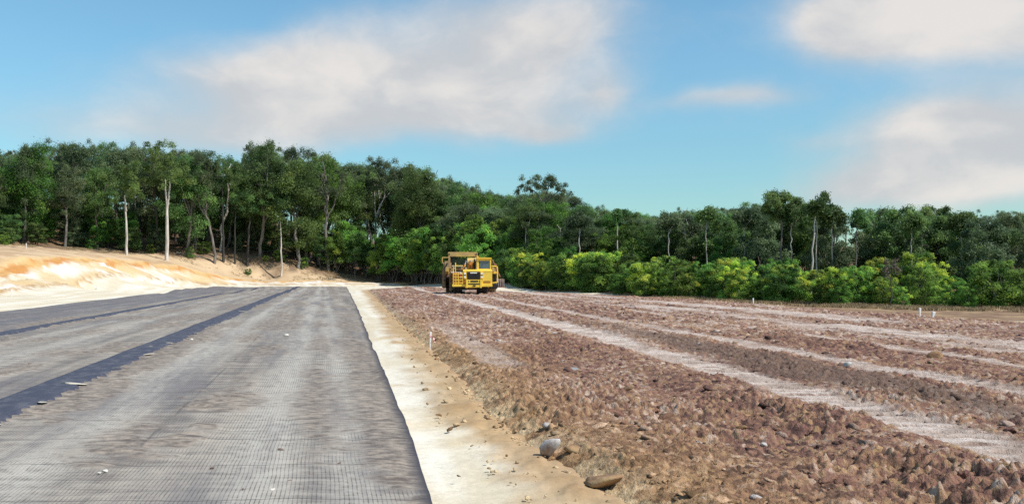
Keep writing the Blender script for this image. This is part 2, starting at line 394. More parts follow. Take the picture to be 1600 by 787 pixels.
def grid_mat(name, clean):
    m, t = new_mat(name)
    lat = t.attr('lat').outputs['Fac']; lon = t.attr('lon').outputs['Fac']; v = t.comb(lat, lon, 0.0)
    def lines(x, pitch, wd):
        f = t.math('ABSOLUTE', t.math('SUBTRACT', t.math('FRACT', t.math('DIVIDE', x, pitch)), 0.5))
        return t.ramp(f, wd, wd * .6)
    latw = t.math('ADD', lat, t.math('MULTIPLY', t.math('SUBTRACT', t.noise(v, .8, 2), .5), .05))
    ribs = t.math('MAXIMUM', lines(latw, .034, .14), t.math('MULTIPLY', lines(lon, .034, .12), .22))
    if clean:
        n = t.noise(t.comb(t.math('MULTIPLY', lat, 1.5), t.math('MULTIPLY', lon, .8), 0.0), 3, 6, .65)
        base = t.mix(t.ramp(n, .42, .72), rgb(.046, .048, .075), rgb(.115, .112, .13))
        base = t.mix(t.math('MULTIPLY', ribs, .4), base, rgb(.03, .03, .042))
        t.put(t.p.inputs['Base Color'], base)
        t.put(t.p.inputs['Normal'], t.bump(t.math('ADD', ribs, n), .5, .006))
        t.p.inputs['Roughness'].default_value = .7
        return m
    mudv = t.attr('mud').outputs['Fac']; trk = t.attr('trk').outputs['Fac']
    nb = t.noise(t.comb(t.math('MULTIPLY', lat, 1.1), t.math('MULTIPLY', lon, .13), 0.0), 1.0, 5, .62); nf = t.noise(v, 7, 6, .68); ng = t.noise(v, 60, 3, .6)
    streak = t.noise(t.comb(t.math('MULTIPLY', lat, .9), t.math('MULTIPLY', lon, 7.0), 0.0), 1.0, 6, .66)
    st2 = t.noise(t.comb(t.math('MULTIPLY', lat, 5.0), t.math('MULTIPLY', lon, 13.0), 0.0), 1.0, 5, .66)
    along = t.noise(t.comb(t.math('MULTIPLY', lat, 1.6), t.math('MULTIPLY', lon, .06), 0.0), 1.0, 5, .6)
    fill = t.mix(t.ramp(t.math('ADD', t.math('MULTIPLY', streak, .55), t.math('MULTIPLY', along, .5)), .40, .62), rgb(.155, .135, .122), rgb(.38, .335, .28))
    fill = t.mix(t.math('MULTIPLY', trk, t.ramp(nf, .35, .6, .25, .75)), fill, rgb(.47, .44, .39))
    fill = t.mix(t.ramp(nb, .46, .66, 0, .7), fill, rgb(.135, .125, .135))
    gap = t.math('MULTIPLY', ribs, t.math('MULTIPLY', t.ramp(mudv, .0, .6, .72, .08), t.ramp(nf, .36, .6, 1.0, .35)))
    base = t.mix(gap, fill, rgb(.085, .08, .088))
    mcol = t.mix(t.ramp(st2, .36, .64), rgb(.10, .078, .068), rgb(.33, .275, .225))
    base = t.mix(t.math('MULTIPLY', t.ramp(t.math('ADD', mudv, t.math('MULTIPLY', t.math('SUBTRACT', nf, .5), 2.2)), .25, .85), .8), base, mcol)
    crumb = t.ramp(t.noise(v, 24, 3, .5), .70, .76); base = t.mix(t.math('MULTIPLY', crumb, .7), base, rgb(.55, .5, .42))
    grit = t.ramp(ng, .62, .72); base = t.mix(t.math('MULTIPLY', grit, .55), base, rgb(.085, .07, .062))
    far_dark = t.ramp(lat, -9.6, -10.6); base = t.mix(t.math('MULTIPLY', far_dark, t.ramp(streak, .3, .7, .85, .35)), base, rgb(.105, .105, .125))
    sm = t.math('ABSOLUTE', t.math('ADD', lat, t.math('ADD', 1.73, t.math('MULTIPLY', t.math('SUBTRACT', nb, .5), .06))))
    base = t.mix(t.math('MULTIPLY', t.ramp(sm, .026, .006), t.ramp(t.noise(v, .9, 3, .6), .42, .62, .03, .5)), base, rgb(.075, .07, .07))
    cx = t.math('ABSOLUTE', t.math('SUBTRACT', t.math('FRACT', t.math('DIVIDE', t.math('ADD', lon, t.math('MULTIPLY', nb, .25)), 1.2)), .5))
    base = t.mix(t.math('MULTIPLY', t.ramp(cx, .014, .005), .55), base, rgb(.07, .065, .065))
    ed = t.attr('edg').outputs['Fac']; base = t.mix(ed, base, rgb(.045, .045, .058))
    t.put(t.p.inputs['Base Color'], base); t.p.inputs['Roughness'].default_value = .88; t.p.inputs['Specular IOR Level'].default_value = .25
    hgt = t.math('ADD', t.math('MULTIPLY', st2, .6), t.math('ADD', t.math('MULTIPLY', nf, .7), t.math('MULTIPLY', gap, .25)))
    t.put(t.p.inputs['Normal'], t.bump(hgt, .8, .022))
    return m
M_road = grid_mat('soiled_geogrid', False); M_lap = grid_mat('clean_geogrid', True)
road = tag(link('road', rme, None, M_road), kind='structure')
def lap_strip(s0, s1, seed, zup=.0):
    t2 = np.concatenate([np.linspace(-20, 3, 20), np.geomspace(3.2, 132.5, 300)]); q = np.linspace(0, 1, 9)
    T2, Q2 = np.meshgrid(t2, q, indexing='ij')
    wa = (fbm(T2 * .5, T2 * 0 + seed, seed, 3) - .5) * .08; wb = (fbm(T2 * 1.3, T2 * 0 + seed + 3, seed + 5, 4) - .5) * .12
    S2 = (s0 + wa) + ((s1 + wb) - (s0 + wa)) * Q2
    X2, Y2 = S2 - ROAD * T2, T2
    Z2 = H(X2, Y2) + .012 + .045 + (fbm(S2 * 2, T2 * 2, seed + 9) - .5) * .012
    Z2[:, 0] -= .045; Z2[:, -1] -= .045
    return link('overlap_strip', np_mesh('overlap_strip', np.stack([X2, Y2, Z2], -1).reshape(-1, 3), grid_faces(*X2.shape), None, True, {'lat': S2.ravel(), 'lon': T2.ravel()}), road, M_lap)
lap_strip(-4.28, -3.55, 81); lap_strip(-9.25, -8.75, 91)
tag(road, kind='structure')

# ------------------------------------------------------------------ field of turned clods
FS = 0.16
TRK = [(2.35, .34, .5, .42), (5.62, .46, 1.0, .04), (8.55, .32, .8, .2), (11.1, .32, .75, .2), (12.9, .3, .6, .3), (14.6, .9, .9, .2), (17.6, 1.2, .8, .34), (22.0, .8, .65, .38), (26, 1.2, .65, .38)]
def track_mask(S, T):
    wv_ = (fbm(S * .9 + 5, T * .35, 101, 4) - .5) * .9 + (fbm(S * 3.2, T * 3.2, 107, 3) - .5) * .5
    m = np.zeros(S.shape)
    for c, hw, amp, patch in TRK:
        k = sstep(hw * 1.35, hw * .55, np.abs(S - c - .25 * np.sin(T * .06 + c)) + wv_ * hw * 1.15)
        k = k * np.clip(sstep(patch - .1 + .15, patch + .25, fbm(S * .2 + c, T * .12, 113, 3)), 0, 1) * amp
        m = np.maximum(m, k)
    return m
def tread_wave(S, T):
    return np.sin((T + .30 * np.abs(S - 5.62) + .22 * fbm(S * 2.5, T * 2.5, 211, 2)) * 2 * math.pi / .34)
def field_colour(S, T, fdv, cid, trk, hh):
    n1 = fbm(S * .7, T * .28, 121, 4); n2 = fbm(S * 2.3, T * 2.3, 127, 4)
    pal = np.array([(.085, .050, .042), (.176, .092, .076), (.226, .120, .089), (.272, .152, .102), (.33, .210, .114), (.345, .235, .185), (.47, .365, .30)])
    q = np.clip(cid + (n1 - .5) * .7, 0, .999); stops = np.array([.0, .14, .34, .52, .70, .84, 1.0])
    red = np.stack([np.interp(q, stops, pal[:, k_]) for k_ in range(3)], -1)
    och = mixc(C3(.36, .225, .105), C3(.27, .155, .085), n2)
    fo = .9 * sstep(2.1, .4, fdv + (n1 - .5) * 1.6) * sstep(46, 20, T)
    fo = np.maximum(fo, .55 * sstep(4.6, 1.6, S + (n2 - .5) * 3) * sstep(14, 6, T + 5 * (n1 - .5)))
    c = mixc(red, och * (.55 + .9 * cid)[..., None], fo * .85)
    dark = sstep(.95, .35, np.abs(S - 7.05) + (n1 - .5) * 1.0) * sstep(34, 20, T)
    c = mixc(c, C3(.135, .092, .074), .75 * dark)
    c = mixc(c, mixc(C3(.37, .285, .235), C3(.54, .45, .395), sstep(.30, .62, n2)), np.clip(trk * 1.05, 0, 1) * sstep(.25, .5, n2 * .5 + .35))
    groove_shade = sstep(.15, .75, tread_wave(S, T) + (n2 - .5) * 2.2) * sstep(28, 14, T) * trk      # soil brown painted into the tread grooves to stand in for their shade
    c = mixc(c, C3(.235, .155, .12), .85 * groove_shade)
    c = mixc(c, C3(.62, .48, .29), .8 * sstep(.9, .3, fdv + (n2 - .5) * 1.1) * sstep(.40, .58, n2))
    return c * 1.08
fa = np.concatenate([np.linspace(-.30, .56, 560), np.linspace(.56, 1.35, 50)[1:]])
fr = np.concatenate([[2.5, 3.2, 3.8], np.geomspace(4.6, 30, 500), np.geomspace(30.2, 150, 185)])
FX, FY = fan(fr, fa)
fdv = field_in(FX, FY); FSs = FX + FS * FY
trk = track_mask(FSs, FY)
fw = fbm(FX * 9, FY * 9, 3, 3); w1, c1 = worley(FX * 6.2 + .8 * fw, FY * 6.2 - .8 * fw, 131); w2, c2 = worley(FX * 13 + .8 * fw, FY * 13, 139)
fz = H(FX, FY)
wx_ = FX + .10 * (fbm(FX * 5, FY * 5, 171, 3) - .5); wy_ = FY + .10 * (fbm(FX * 5, FY * 5, 173, 3) - .5)
def ridged(f, sd, oc): return .5 - np.abs(2 * fbm(wx_ * f, wy_ * f, sd, oc, .6) - 1)
hz = .45 + 1.3 * sstep(.36, .66, fbm(FX * .9, FY * .9, 181, 3)); lump = (fbm(FX * .8, FY * .8, 151) - .5) * .16 + hz * (np.clip(.45 - w1, -.35, .3) * .06 * c1 + np.clip(.4 - w2, -.35, .3) * .06 * (.2 + c2) + ridged(3.6, 157, 4) * .075 + ridged(11, 167, 3) * .035) + (fbm(FX * 28, FY * 28, 159, 2) - .5) * .04
windrow = .03 * np.exp(-((FSs - 7.05) / .7) ** 2) + .10 * np.exp(-((FSs - 4.6) / .5) ** 2) + .08 * np.exp(-((FSs - 10.4) / .7) ** 2)
tread = trk * (-.045 * sstep(.15, .75, tread_wave(FSs, FY)) + .02)
ramp = sstep(-.1, .8, fdv)
FZ = fz - .16 + ramp * (.25 + windrow) + ramp * lump * (1 - .85 * trk) + tread
w3, c3 = worley(wx_ * 17, wy_ * 17, 191); mixcid = np.where(FY < 22, .25 * c1 + .35 * c2 + .4 * c3, .5 * c1 + .5 * c2); mixcid = np.clip((mixcid - .5) * 1.7 + .5, 0, 1)
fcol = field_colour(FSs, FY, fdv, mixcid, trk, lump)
ok = (fdv > -.3)
fq = grid_faces(len(fr), len(fa)); okf = ok.ravel()[fq].all(1)
fq = fq[okf]; used = np.unique(fq); remap = np.full(FX.size, -1); remap[used] = np.arange(len(used))
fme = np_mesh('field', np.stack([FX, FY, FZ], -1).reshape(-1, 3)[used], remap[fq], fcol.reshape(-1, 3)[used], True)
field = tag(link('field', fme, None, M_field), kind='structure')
def field_z(X, Y):
    """height of the field sheet without its lumps"""
    f = field_in(X, Y); return H(X, Y) - .16 + sstep(-.1, .8, f) * .25

# clods
rng = np.random.default_rng(4)
def ico(sub):
    bm = bmesh.new(); bmesh.ops.create_icosphere(bm, subdivisions=sub, radius=1.0)
    v = np.array([p.co[:] for p in bm.verts]); f = np.array([[q.index for q in p.verts] for p in bm.faces]); bm.free(); return v, f
IC1, IC2, IC3 = ico(1), ico(2), ico(3)
def clod_shape(base, seed, amp=.42, flat=.54, rough=1.0):
    v, f = base; r = np.random.default_rng(seed); o = np.ones(len(v))
    for k in range(10):
        d = r.normal(size=3); d /= np.linalg.norm(d); o += amp * .8 * (np.clip(v @ d, -1, 1) ** 3) * r.uniform(-1, 1)
    for k in range(5):
        d = r.normal(size=3); d /= np.linalg.norm(d); c = r.uniform(.45, .8)        # broken flat faces
        h_ = v @ d * o; o = np.where(h_ > c, o * c / np.maximum(h_, 1e-6), o)
    o += r.normal(0, amp * .42 * rough, len(v))
    s = np.array([r.uniform(.85, 1.7), r.uniform(.7, 1.1), flat * r.uniform(.7, 1.3)])
    p = v * np.clip(o, .3, 1.3)[:, None] * s
    t_ = r.uniform(-.5, .5); c, sn = math.cos(t_), math.sin(t_)
    return np.stack([p[:, 0] * c - p[:, 2] * sn, p[:, 1], p[:, 0] * sn + p[:, 2] * c], 1), f
N = 66000
u_ = rng.random(N); rad = 4.6 * (75 / 4.6) ** (u_ ** .92); an = rng.uniform(-.26, .60, N)
cx_, cy_ = rad * np.sin(an), rad * np.cos(an)
ff = field_in(cx_, cy_); tm = track_mask(cx_ + FS * cy_, cy_)
keep = (ff > -.4) & (rng.random(N) < np.where(ff < .2, .09, 1.0)) & (rng.random(N) > tm * .9)
cx_, cy_, ff, rad, tm = cx_[keep], cy_[keep], ff[keep], rad[keep], tm[keep]
size = np.clip(rng.lognormal(math.log(.0145), .64, len(cx_)) * (.6 + .9 * sstep(.36, .66, fbm(cx_ * .9, cy_ * .9, 181, 3))), .007, .062) * (.85 + rad / 18)
size = np.minimum(size, .12) * np.where(ff < .6, .5, 1) * np.where(tm > .4, .6, 1)
fzc = field_z(cx_, cy_)
S_ = cx_ + FS * cy_
ldc = (fbm(cx_ * .8, cy_ * .8, 151) - .5) * .16 + .03 * np.exp(-((S_ - 7.05) / .7) ** 2) + .10 * np.exp(-((S_ - 4.6) / .5) ** 2) + .08 * np.exp(-((S_ - 10.4) / .7) ** 2)
zz = np.maximum(fzc + sstep(-.1, .8, ff) * ldc * (1 - .85 * tm) + size * .12, H(cx_, cy_) + size * .15 - .2 * sstep(.15, 1, ff))
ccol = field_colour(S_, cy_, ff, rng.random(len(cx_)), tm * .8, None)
ccol *= rng.uniform(.7, 1.3, len(cx_))[:, None]
wht = rng.random(len(cx_)) < .02; ccol[wht] = C3(.50, .45, .42)
order = np.argsort(-(size / rad)); big, rest = order[:300], order[300:]
shapes1 = [clod_shape(IC1, 100 + k) for k in range(14)]; shapes2 = [clod_shape(IC2, 200 + k, .5) for k in range(14)]
V, Fc, CC = [], [], []; off = 0
near = rest[(rad[rest] < 13) & (size[rest] / rad[rest] > .0040)]; farr = rest[(rad[rest] >= 13) | (size[rest] / rad[rest] <= .0040)]
for idx, shp in ((near, shapes2), (farr, shapes1)):
    for i in idx:
        v, f = shp[i % 14]; a = (i * 2.399) % 6.283; c, s = math.cos(a), math.sin(a)
        p = v * size[i]; V.append(np.stack([p[:, 0] * c - p[:, 1] * s + cx_[i], p[:, 0] * s + p[:, 1] * c + cy_[i], p[:, 2] + zz[i]], -1))
        Fc.append(f + off); off += len(v); CC.append(np.repeat(ccol[i][None], len(v), 0))
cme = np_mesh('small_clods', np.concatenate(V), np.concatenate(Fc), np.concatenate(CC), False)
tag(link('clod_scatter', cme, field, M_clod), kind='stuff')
shapes3 = [clod_shape(IC2, 300 + k, .5, .58) for k in range(12)]
M_clod2 = soil_mat('loose_clod', 2.4, bump=1.0, bdist=0.035, lo=0.68, hi=1.28, obj=True)
bigmesh = []
for v, f in shapes3:
    bigmesh.append(np_mesh('clod', v, f)); bigmesh[-1].materials.append(M_clod2)
for n_, i in enumerate(big):
    o = link('clod', bigmesh[n_ % 12], field); o.color = (*ccol[i], 1.0)
    o.location = (cx_[i], cy_[i], zz[i]); sz = size[i]
    o.scale = (sz, sz, sz); o.rotation_euler = (rng.uniform(-.3, .3), rng.uniform(-.3, .3), rng.uniform(0, 6.28))
# crumbs rolled onto the sand beside the field
# ------------------------------------------------------------------ single stones and clods
M_rock = plain('pale_rock', (.50, .47, .46), .9, .3, 5, dirt=(.20, .13, .09), dirt_amt=.55, bump=.6)
M_brown = plain('brown_clay', (.27, .155, .085), .95, .4, 5, dirt=(.36, .24, .12), dirt_amt=.5, bump=.8)
M_grey = plain('grey_stone', (.42, .42, .40), .9, .25, 6, dirt=(.25, .17, .12), dirt_amt=.3, bump=.5)
M_slate = plain('blue_grey_stone', (.21, .23, .235), .9, .25, 6, dirt=(.22, .15, .11), dirt_amt=.3, bump=.5)
def rock_thing(name, px, py, wpx, hpx, mat, seed, label, cat, rz=0., amp=.4, group=None):
    p = hit(px, py); d = np.hypot(p[0], p[1]); sx = wpx / F * d / 2; sz = hpx / F * d / 2
    v, f = clod_shape(IC3, seed, amp, 1.0, .12); v = v / np.abs(v).max(0) * np.array([sx, sx * .75, sz])
    o = link(name, np_mesh(name, v, f, None, True), None, mat)
    z = float(max(field_z(np.array([p[0]]), np.array([p[1]]))[0] if field_in(np.array([p[0]]), np.array([p[1]]))[0] > .1 else p[2], p[2]))
    o.location = (p[0], p[1], z + sz * .72); o.rotation_euler = (0, 0, rz)
    return tag(o, label, cat, group)
rock_thing('rock', 858, 712, 40, 34, M_rock, 5, 'large pale grey rock with brown soil stains at the sandy edge of the clod field', 'rock', -.5)
rock_thing('clay_lump', 945, 760, 66, 26, M_brown, 8, 'long low brown clay lump lying on yellow sand at the clod field edge', 'clay lump', -.4)
rock_thing('clay_lump', 897, 714, 44, 18, M_brown, 11, 'reddish brown clay lump touching the large pale rock', 'clay lump', -.5)
rock_thing('stone', 892, 590, 26, 9, M_slate, 14, 'flat blue-grey stone slab among the reddish clods', 'stone', -.1)
rock_thing('stone', 1465, 575, 30, 20, M_brown, 17, 'big dark brown clod standing proud between the pale wheel tracks', 'clay lump', .4)
rock_thing('stone', 1323, 583, 14, 11, M_grey, 20, 'rounded grey stone in the dark windrow of clods', 'stone', .2)
rock_thing('stone', 1195, 717, 14, 12, M_rock, 23, 'small whitish stone among the nearest brown clods', 'stone', .2)

# ------------------------------------------------------------------ pebbles and crumbs on the road
M_peb = plain('white_pebble', (.62, .58, .52), .9, .2, 8)
M_crumb = plain('soil_crumb', (.16, .11, .085), .95, .3, 8, bump=.5)
def small_on_road(px, py, wpx, mat, seed, name, label, cat, group):
    p = hit(px, py); d = np.hypot(p[0], p[1]); sx = wpx / F * d / 2
    v, f = clod_shape(IC2, seed, .45, .6)
    o = link(name, np_mesh(name, v * sx, f, None, False), None, mat); o.location = (p[0], p[1], p[2] + .018 + sx * .25)
    return tag(o, label, cat, group)
for k, (x, y, wd) in enumerate([(298, 533, 7), (447, 526, 6), (165, 740, 9), (424, 770, 9), (155, 742, 5), (60, 706, 4)]):
    small_on_road(x, y, wd, M_peb, 400 + k, 'pebble', 'small white stone lying on the dusty geogrid road', 'pebble', 'white stones on the road')
for k, (x, y, wd) in enumerate([(529, 728, 7), (440, 706, 6), (380, 770, 8), (330, 735, 7), (48, 571, 6), (452, 755, 7), (643, 563, 4), (664, 571, 3), (716, 747, 6)]):
    small_on_road(x, y, wd, M_crumb, 440 + k, 'soil_crumb', 'dark soil crumb lying on the road mat or its sandy shoulder', 'soil crumb', 'dark soil crumbs')
M_sand = plain('spilled_sand', (.55, .49, .40), .95, .15, 4, bump=.3)
for k in range(13):                                                 # little sand spills along the lap's edge
    t_ = 9.6 * 1.17 ** k; s_ = -3.60 + .05 * math.sin(k * 2.1); v, f = clod_shape(IC2, 470 + k, .35, .2)
    v = v * np.array([.16, .085, .035]) * (.8 + .35 * math.sin(k * 3.7)); o = link('sand_patch', np_mesh('sand_patch', v, f, None, True), road, M_sand)
    o.location = (s_ - ROAD * t_, t_, h1(s_ - ROAD * t_, t_) + .058); o.rotation_euler = (0, 0, .5 * math.sin(k * 5))

# ------------------------------------------------------------------ survey pegs
M_peg = plain('white_peg_paint', (.74, .71, .70), .7, .12, 9, dirt=(.45, .33, .25), dirt_amt=.15)
M_tape = plain('pink_tape', (.72, .36, .40), .5, .1, 9)
def peg(px, py, hpx, label, dist=None, tape=False, tilt=0.0, wid=.05):
    p = hit(px, py) if dist is None else at(px, py, dist)
    if dist is not None: p[2] = h1(p[0], p[1])
    if field_in(np.array([p[0]]), np.array([p[1]]))[0] > .3: p[2] += .12
    h = hpx / F * np.hypot(p[0], p[1])
    t = empty('survey_peg', p, 0.3, label, 'survey peg'); t.rotation_euler = (0.03, tilt, .3)
    bm = bmesh.new(); bmesh.ops.create_cube(bm, size=1, matrix=Matrix.LocRotScale(Vector((0, 0, h / 2 - .1)), None, Vector((wid, wid * .6, h + .2))))
    for v in bm.verts:
        if v.co.z < 0: v.co.x *= .35; v.co.y *= .5
    bmesh.ops.bevel(bm, geom=bm.edges[:], offset=wid * .1, segments=1, affect='EDGES')
    me = bpy.data.meshes.new('post'); bm.to_mesh(me); bm.free(); link('post', me, t, M_peg)
    if tape:
        n = 9; vs, fs = [], []
        for k in range(n):
            a = k / (n - 1); x = wid * .62 + .05 * a + .012 * math.sin(a * 7); y = -.035 + .02 * math.sin(a * 9); z = h * .62 - a * h * .45
            vs += [(x, y, z), (x + .035, y + .008, z - .004)]
            if k: fs.append([2 * k - 2, 2 * k - 1, 2 * k + 1, 2 * k])
        link('ribbon', np_mesh('ribbon', np.array(vs), np.array(fs), None, True), t, M_tape)
        b = bmesh.new(); bmesh.ops.create_cube(b, size=1, matrix=Matrix.LocRotScale(Vector((0, 0, h * .66)), None, Vector((wid * 1.12, wid * .75, .035))))
        m2 = bpy.data.meshes.new('tape_band'); b.to_mesh(m2); b.free(); link('tape_band', m2, t, M_tape)
    return t
peg(672, 546, 19, 'white survey peg with pink tape standing at the edge of the clod field', tape=True, tilt=.04)
peg(1177, 476, 10, 'white survey peg in front of the yellow-green wattles', tilt=-.03, wid=.09)
peg(1437, 500, 13, 'white survey peg on the dry grassy margin of the field', tilt=.03, wid=.10)
peg(1457, 500, 8, 'short stubby pale peg beside the peg on the grassy margin', tilt=.25, wid=.16)
peg(41, 389, 8, 'white survey peg at the forest edge above the orange bank', wid=.13)
peg(18, 463, 9, 'white survey peg at the foot of the yellow end of the bank', wid=.10)
peg(152, 452, 6, 'short white survey peg at the foot of the white bank', wid=.16)

# ------------------------------------------------------------------ forest
def tube(path, radii, sides=6):
    P = np.asarray(path, float); n = len(P); V, Fq = [], []
    T = np.gradient(P, axis=0); T /= np.linalg.norm(T, axis=1)[:, None] + 1e-9
    ref = np.array([0.31, .95, .05])
    for i in range(n):
        a = np.cross(T[i], ref); a /= np.linalg.norm(a) + 1e-9; b = np.cross(T[i], a)
        for k in range(sides):
            th = 2 * math.pi * k / sides; V.append(P[i] + radii[i] * (math.cos(th) * a + math.sin(th) * b))
    for i in range(n - 1):
        for k in range(sides):
            k2 = (k + 1) % sides; Fq.append([i * sides + k, i * sides + k2, (i + 1) * sides + k2, (i + 1) * sides + k])
    return np.array(V), np.array(Fq)
class Wood:
    def __init__(s): s.V, s.F, s.n = [], [], 0
    def add(s, path, r0, r1, sides=6):
        n = len(path); r = np.linspace(r0, r1, n); v, f = tube(path, r, sides); s.V.append(v); s.F.append(f + s.n); s.n += len(v)
    def mesh(s, name, mat):
        me = np_mesh(name, np.concatenate(s.V), np.concatenate(s.F), None, True); me.materials.append(mat); return me
def wiggle(a, b, n, amp, r):
    a, b = np.asarray(a, float), np.asarray(b, float); t = np.linspace(0, 1, n)[:, None]; p = a + (b - a) * t
    off = r.normal(0, amp, (n, 3)); off[0] = 0; off[-1] = 0; off[:, 2] *= .4
    return p + off
def leaves(clusters, r, per, size, shape=.42, droop=.8, outward=.7):
    """leaf sprays spread over the shells of many small clumps; clusters = (centre, radii, tint)"""
    P, Nn, Tn, Sz = [], [], [], []
    for c, rad, tint in clusters:
        n = int(per * r.uniform(.75, 1.25)); d = r.normal(size=(n, 3)); d /= np.linalg.norm(d, axis=1)[:, None]
        d[:, 2] = np.where(d[:, 2] < -.75, -d[:, 2], d[:, 2])
        rr = np.abs(r.normal(.72, .26, n))
        P.append(np.asarray(c) + d * rr[:, None] * np.asarray(rad)); nn = d * outward + r.normal(0, .6, (n, 3)) + np.array([0, 0, .4])
        Nn.append(nn / np.linalg.norm(nn, axis=1)[:, None]); Tn.append(np.clip(tint + r.normal(0, .07, n), 0, 1)); Sz.append(size * r.uniform(.6, 1.35, n))
    P, Nn, Tn, Sz = map(np.concatenate, (P, Nn, Tn, Sz)); n = len(P)
    ax = np.cross(Nn, r.normal(size=(n, 3))); ax[:, 2] -= droop * np.abs(r.normal(size=n)); ax -= Nn * (ax * Nn).sum(1)[:, None]
    ax /= np.linalg.norm(ax, axis=1)[:, None] + 1e-9; bx = np.cross(Nn, ax)
    L = Sz[:, None] * ax * .5; B = Sz[:, None] * shape * bx * .5
    V = np.stack([P - L, P + B - L * .1, P + L, P - B - L * .1], 1).reshape(-1, 3)
    Fq = np.arange(4 * n).reshape(-1, 4)
    return V, Fq, np.repeat(Tn, 4)
def leaf_mat(name, dark, light, tip, tip_at=.86, transl=.5):
    m, t = new_mat(name)
    tn = t.attr('tint').outputs['Fac']; oi = t.n.new('ShaderNodeObjectInfo').outputs['Random']
    c = t.mix(t.ramp(tn, .1, .75), rgb(*dark), rgb(*light)); c = t.mix(t.ramp(tn, tip_at - .08, tip_at + .05), c, rgb(*tip))
    hs = t.n.new('ShaderNodeHueSaturation'); t.put(hs.inputs['Hue'], t.ramp(oi, 0, 1, .478, .518)); t.put(hs.inputs['Value'], t.ramp(t.math('FRACT', t.math('MULTIPLY', oi, 7.31)), 0, 1, .75, 1.45))
    hs.inputs['Saturation'].default_value = 1.0; t.put(hs.inputs['Color'], c)
    t.put(t.p.inputs['Base Color'], hs.outputs[0]); t.p.inputs['Roughness'].default_value = .55; t.p.inputs['Specular IOR Level'].default_value = .3
    tr = t.n.new('ShaderNodeBsdfTranslucent'); t.put(tr.inputs[0], hs.outputs[0])
    mx = t.n.new('ShaderNodeMixShader'); mx.inputs[0].default_value = transl
    t.l.new(t.p.outputs[0], mx.inputs[1]); t.l.new(tr.outputs[0], mx.inputs[2]); t.l.new(mx.outputs[0], t.out.inputs[0])
    return m
M_gum = leaf_mat('gum_leaves', (.062, .118, .038), (.165, .270, .080), (.26, .32, .09), .9)
M_gum_grey = leaf_mat('grey_green_leaves', (.070, .108, .054), (.165, .220, .105), (.24, .25, .12), .9)
M_bright = leaf_mat('fresh_leaves', (.080, .160, .036), (.195, .365, .068), (.34, .44, .065), .86)
M_wattle = leaf_mat('wattle_leaves', (.105, .200, .044), (.235, .400, .080), (.50, .58, .09), .80)
M_deadleaf = leaf_mat('dead_leaves', (.085, .065, .055), (.15, .115, .095), (.17, .13, .10), .9, .1)
def bark_mat(name, a, b, scale=2.5):
    m, t = new_mat(name); tcn = t.n.new('ShaderNodeTexCoord'); x, y, z = t.xyz(tcn.outputs['Object'])
    v = t.comb(x, y, t.math('MULTIPLY', z, .18)); n = t.noise(v, scale, 6, .65)
    t.put(t.p.inputs['Base Color'], t.mix(t.ramp(n, .38, .66), rgb(*a), rgb(*b))); t.p.inputs['Roughness'].default_value = .85
    t.put(t.p.inputs['Normal'], t.bump(n, .4, .03)); return m
M_bark_dark = bark_mat('dark_bark', (.055, .045, .038), (.11, .09, .075))
M_bark_grey = bark_mat('grey_bark', (.10, .088, .076), (.23, .205, .18))
M_bark_pale = bark_mat('pale_bark', (.36, .32, .28), (.66, .61, .55))
M_char = bark_mat('charred_bark', (.02, .018, .017), (.05, .045, .04))

def gum_variant(seed, h, clear, spread, ncl, rcl, per, leafsize, leafm, bark, fill=0, twist=.22):
    r = np.random.default_rng(seed); wd = Wood(); cl = []
    top = np.array([r.normal(0, .05) * h, r.normal(0, .05) * h, h * (clear + .12)])
    stem = wiggle((0, 0, -.6), top, 9, twist * .35, r); wd.add(stem, .016 * h, .008 * h, 8)
    nl = r.integers(4, 7)
    for k in range(nl):
        base = stem[r.integers(5, 9)] if k else stem[-1]; a = 2 * math.pi * (k + r.uniform(-.3, .3)) / nl
        reach = spread * h * r.uniform(.35, .85); up = h * r.uniform(clear + .2, .93)
        end = np.array([top[0] + math.cos(a) * reach, top[1] + math.sin(a) * reach, up])
        if k == 0: end = np.array([top[0] + r.normal(0, .04) * h, top[1] + r.normal(0, .04) * h, h * .95])
        limb = wiggle(base, end, 7, twist * .5, r); wd.add(limb, .0075 * h, .0028 * h, 6)
        for q in range(r.integers(3, 6)):
            b2 = limb[r.integers(2, 7)]; e2 = b2 + np.array([r.normal(0, .5), r.normal(0, .5), r.uniform(-.1, .8)]) * spread * h * .62
            e2[2] = min(e2[2], h * .99); wd.add(wiggle(b2, e2, 4, twist * .25, r), .0032 * h, .0012 * h, 4)
            for z in range(max(1, int(ncl / nl / 4))):
                rc = rcl * r.uniform(.6, 1.25); c = e2 + r.normal(0, rcl * .75, 3) * np.array([1, 1, .6]); c[2] = min(c[2], h - rc * .4)
                cl.append((c, (rc, rc, rc * r.uniform(.75, 1.1)), r.uniform(.05, .85)))
    for q in range(int(fill)):                                       # foliage through the height of the crown
        u = r.random() ** .8; z = clear * .72 + (1 - clear * .72) * u; prof = (.55 + .45 * math.sin(math.pi * min(1, u * 1.05))) * (1 if u < .75 else 1 - 1.6 * (u - .75))
        a = r.uniform(0, 6.283); d = spread * h * prof * r.uniform(.2, 1.0) ** .6; rc = rcl * r.uniform(.55, 1.2)
        cl.append((np.array([top[0] * .7 + math.cos(a) * d, top[1] * .7 + math.sin(a) * d, h * z - rc * .5]), (rc, rc, rc * r.uniform(.8, 1.3)), r.uniform(.05, .85)))
    V, Fq, T = leaves(cl, r, per, leafsize)
    cm = np_mesh('crown', V, Fq, None, False, {'tint': T}); cm.materials.append(leafm)
    return wd.mesh('trunk', bark), cm, h
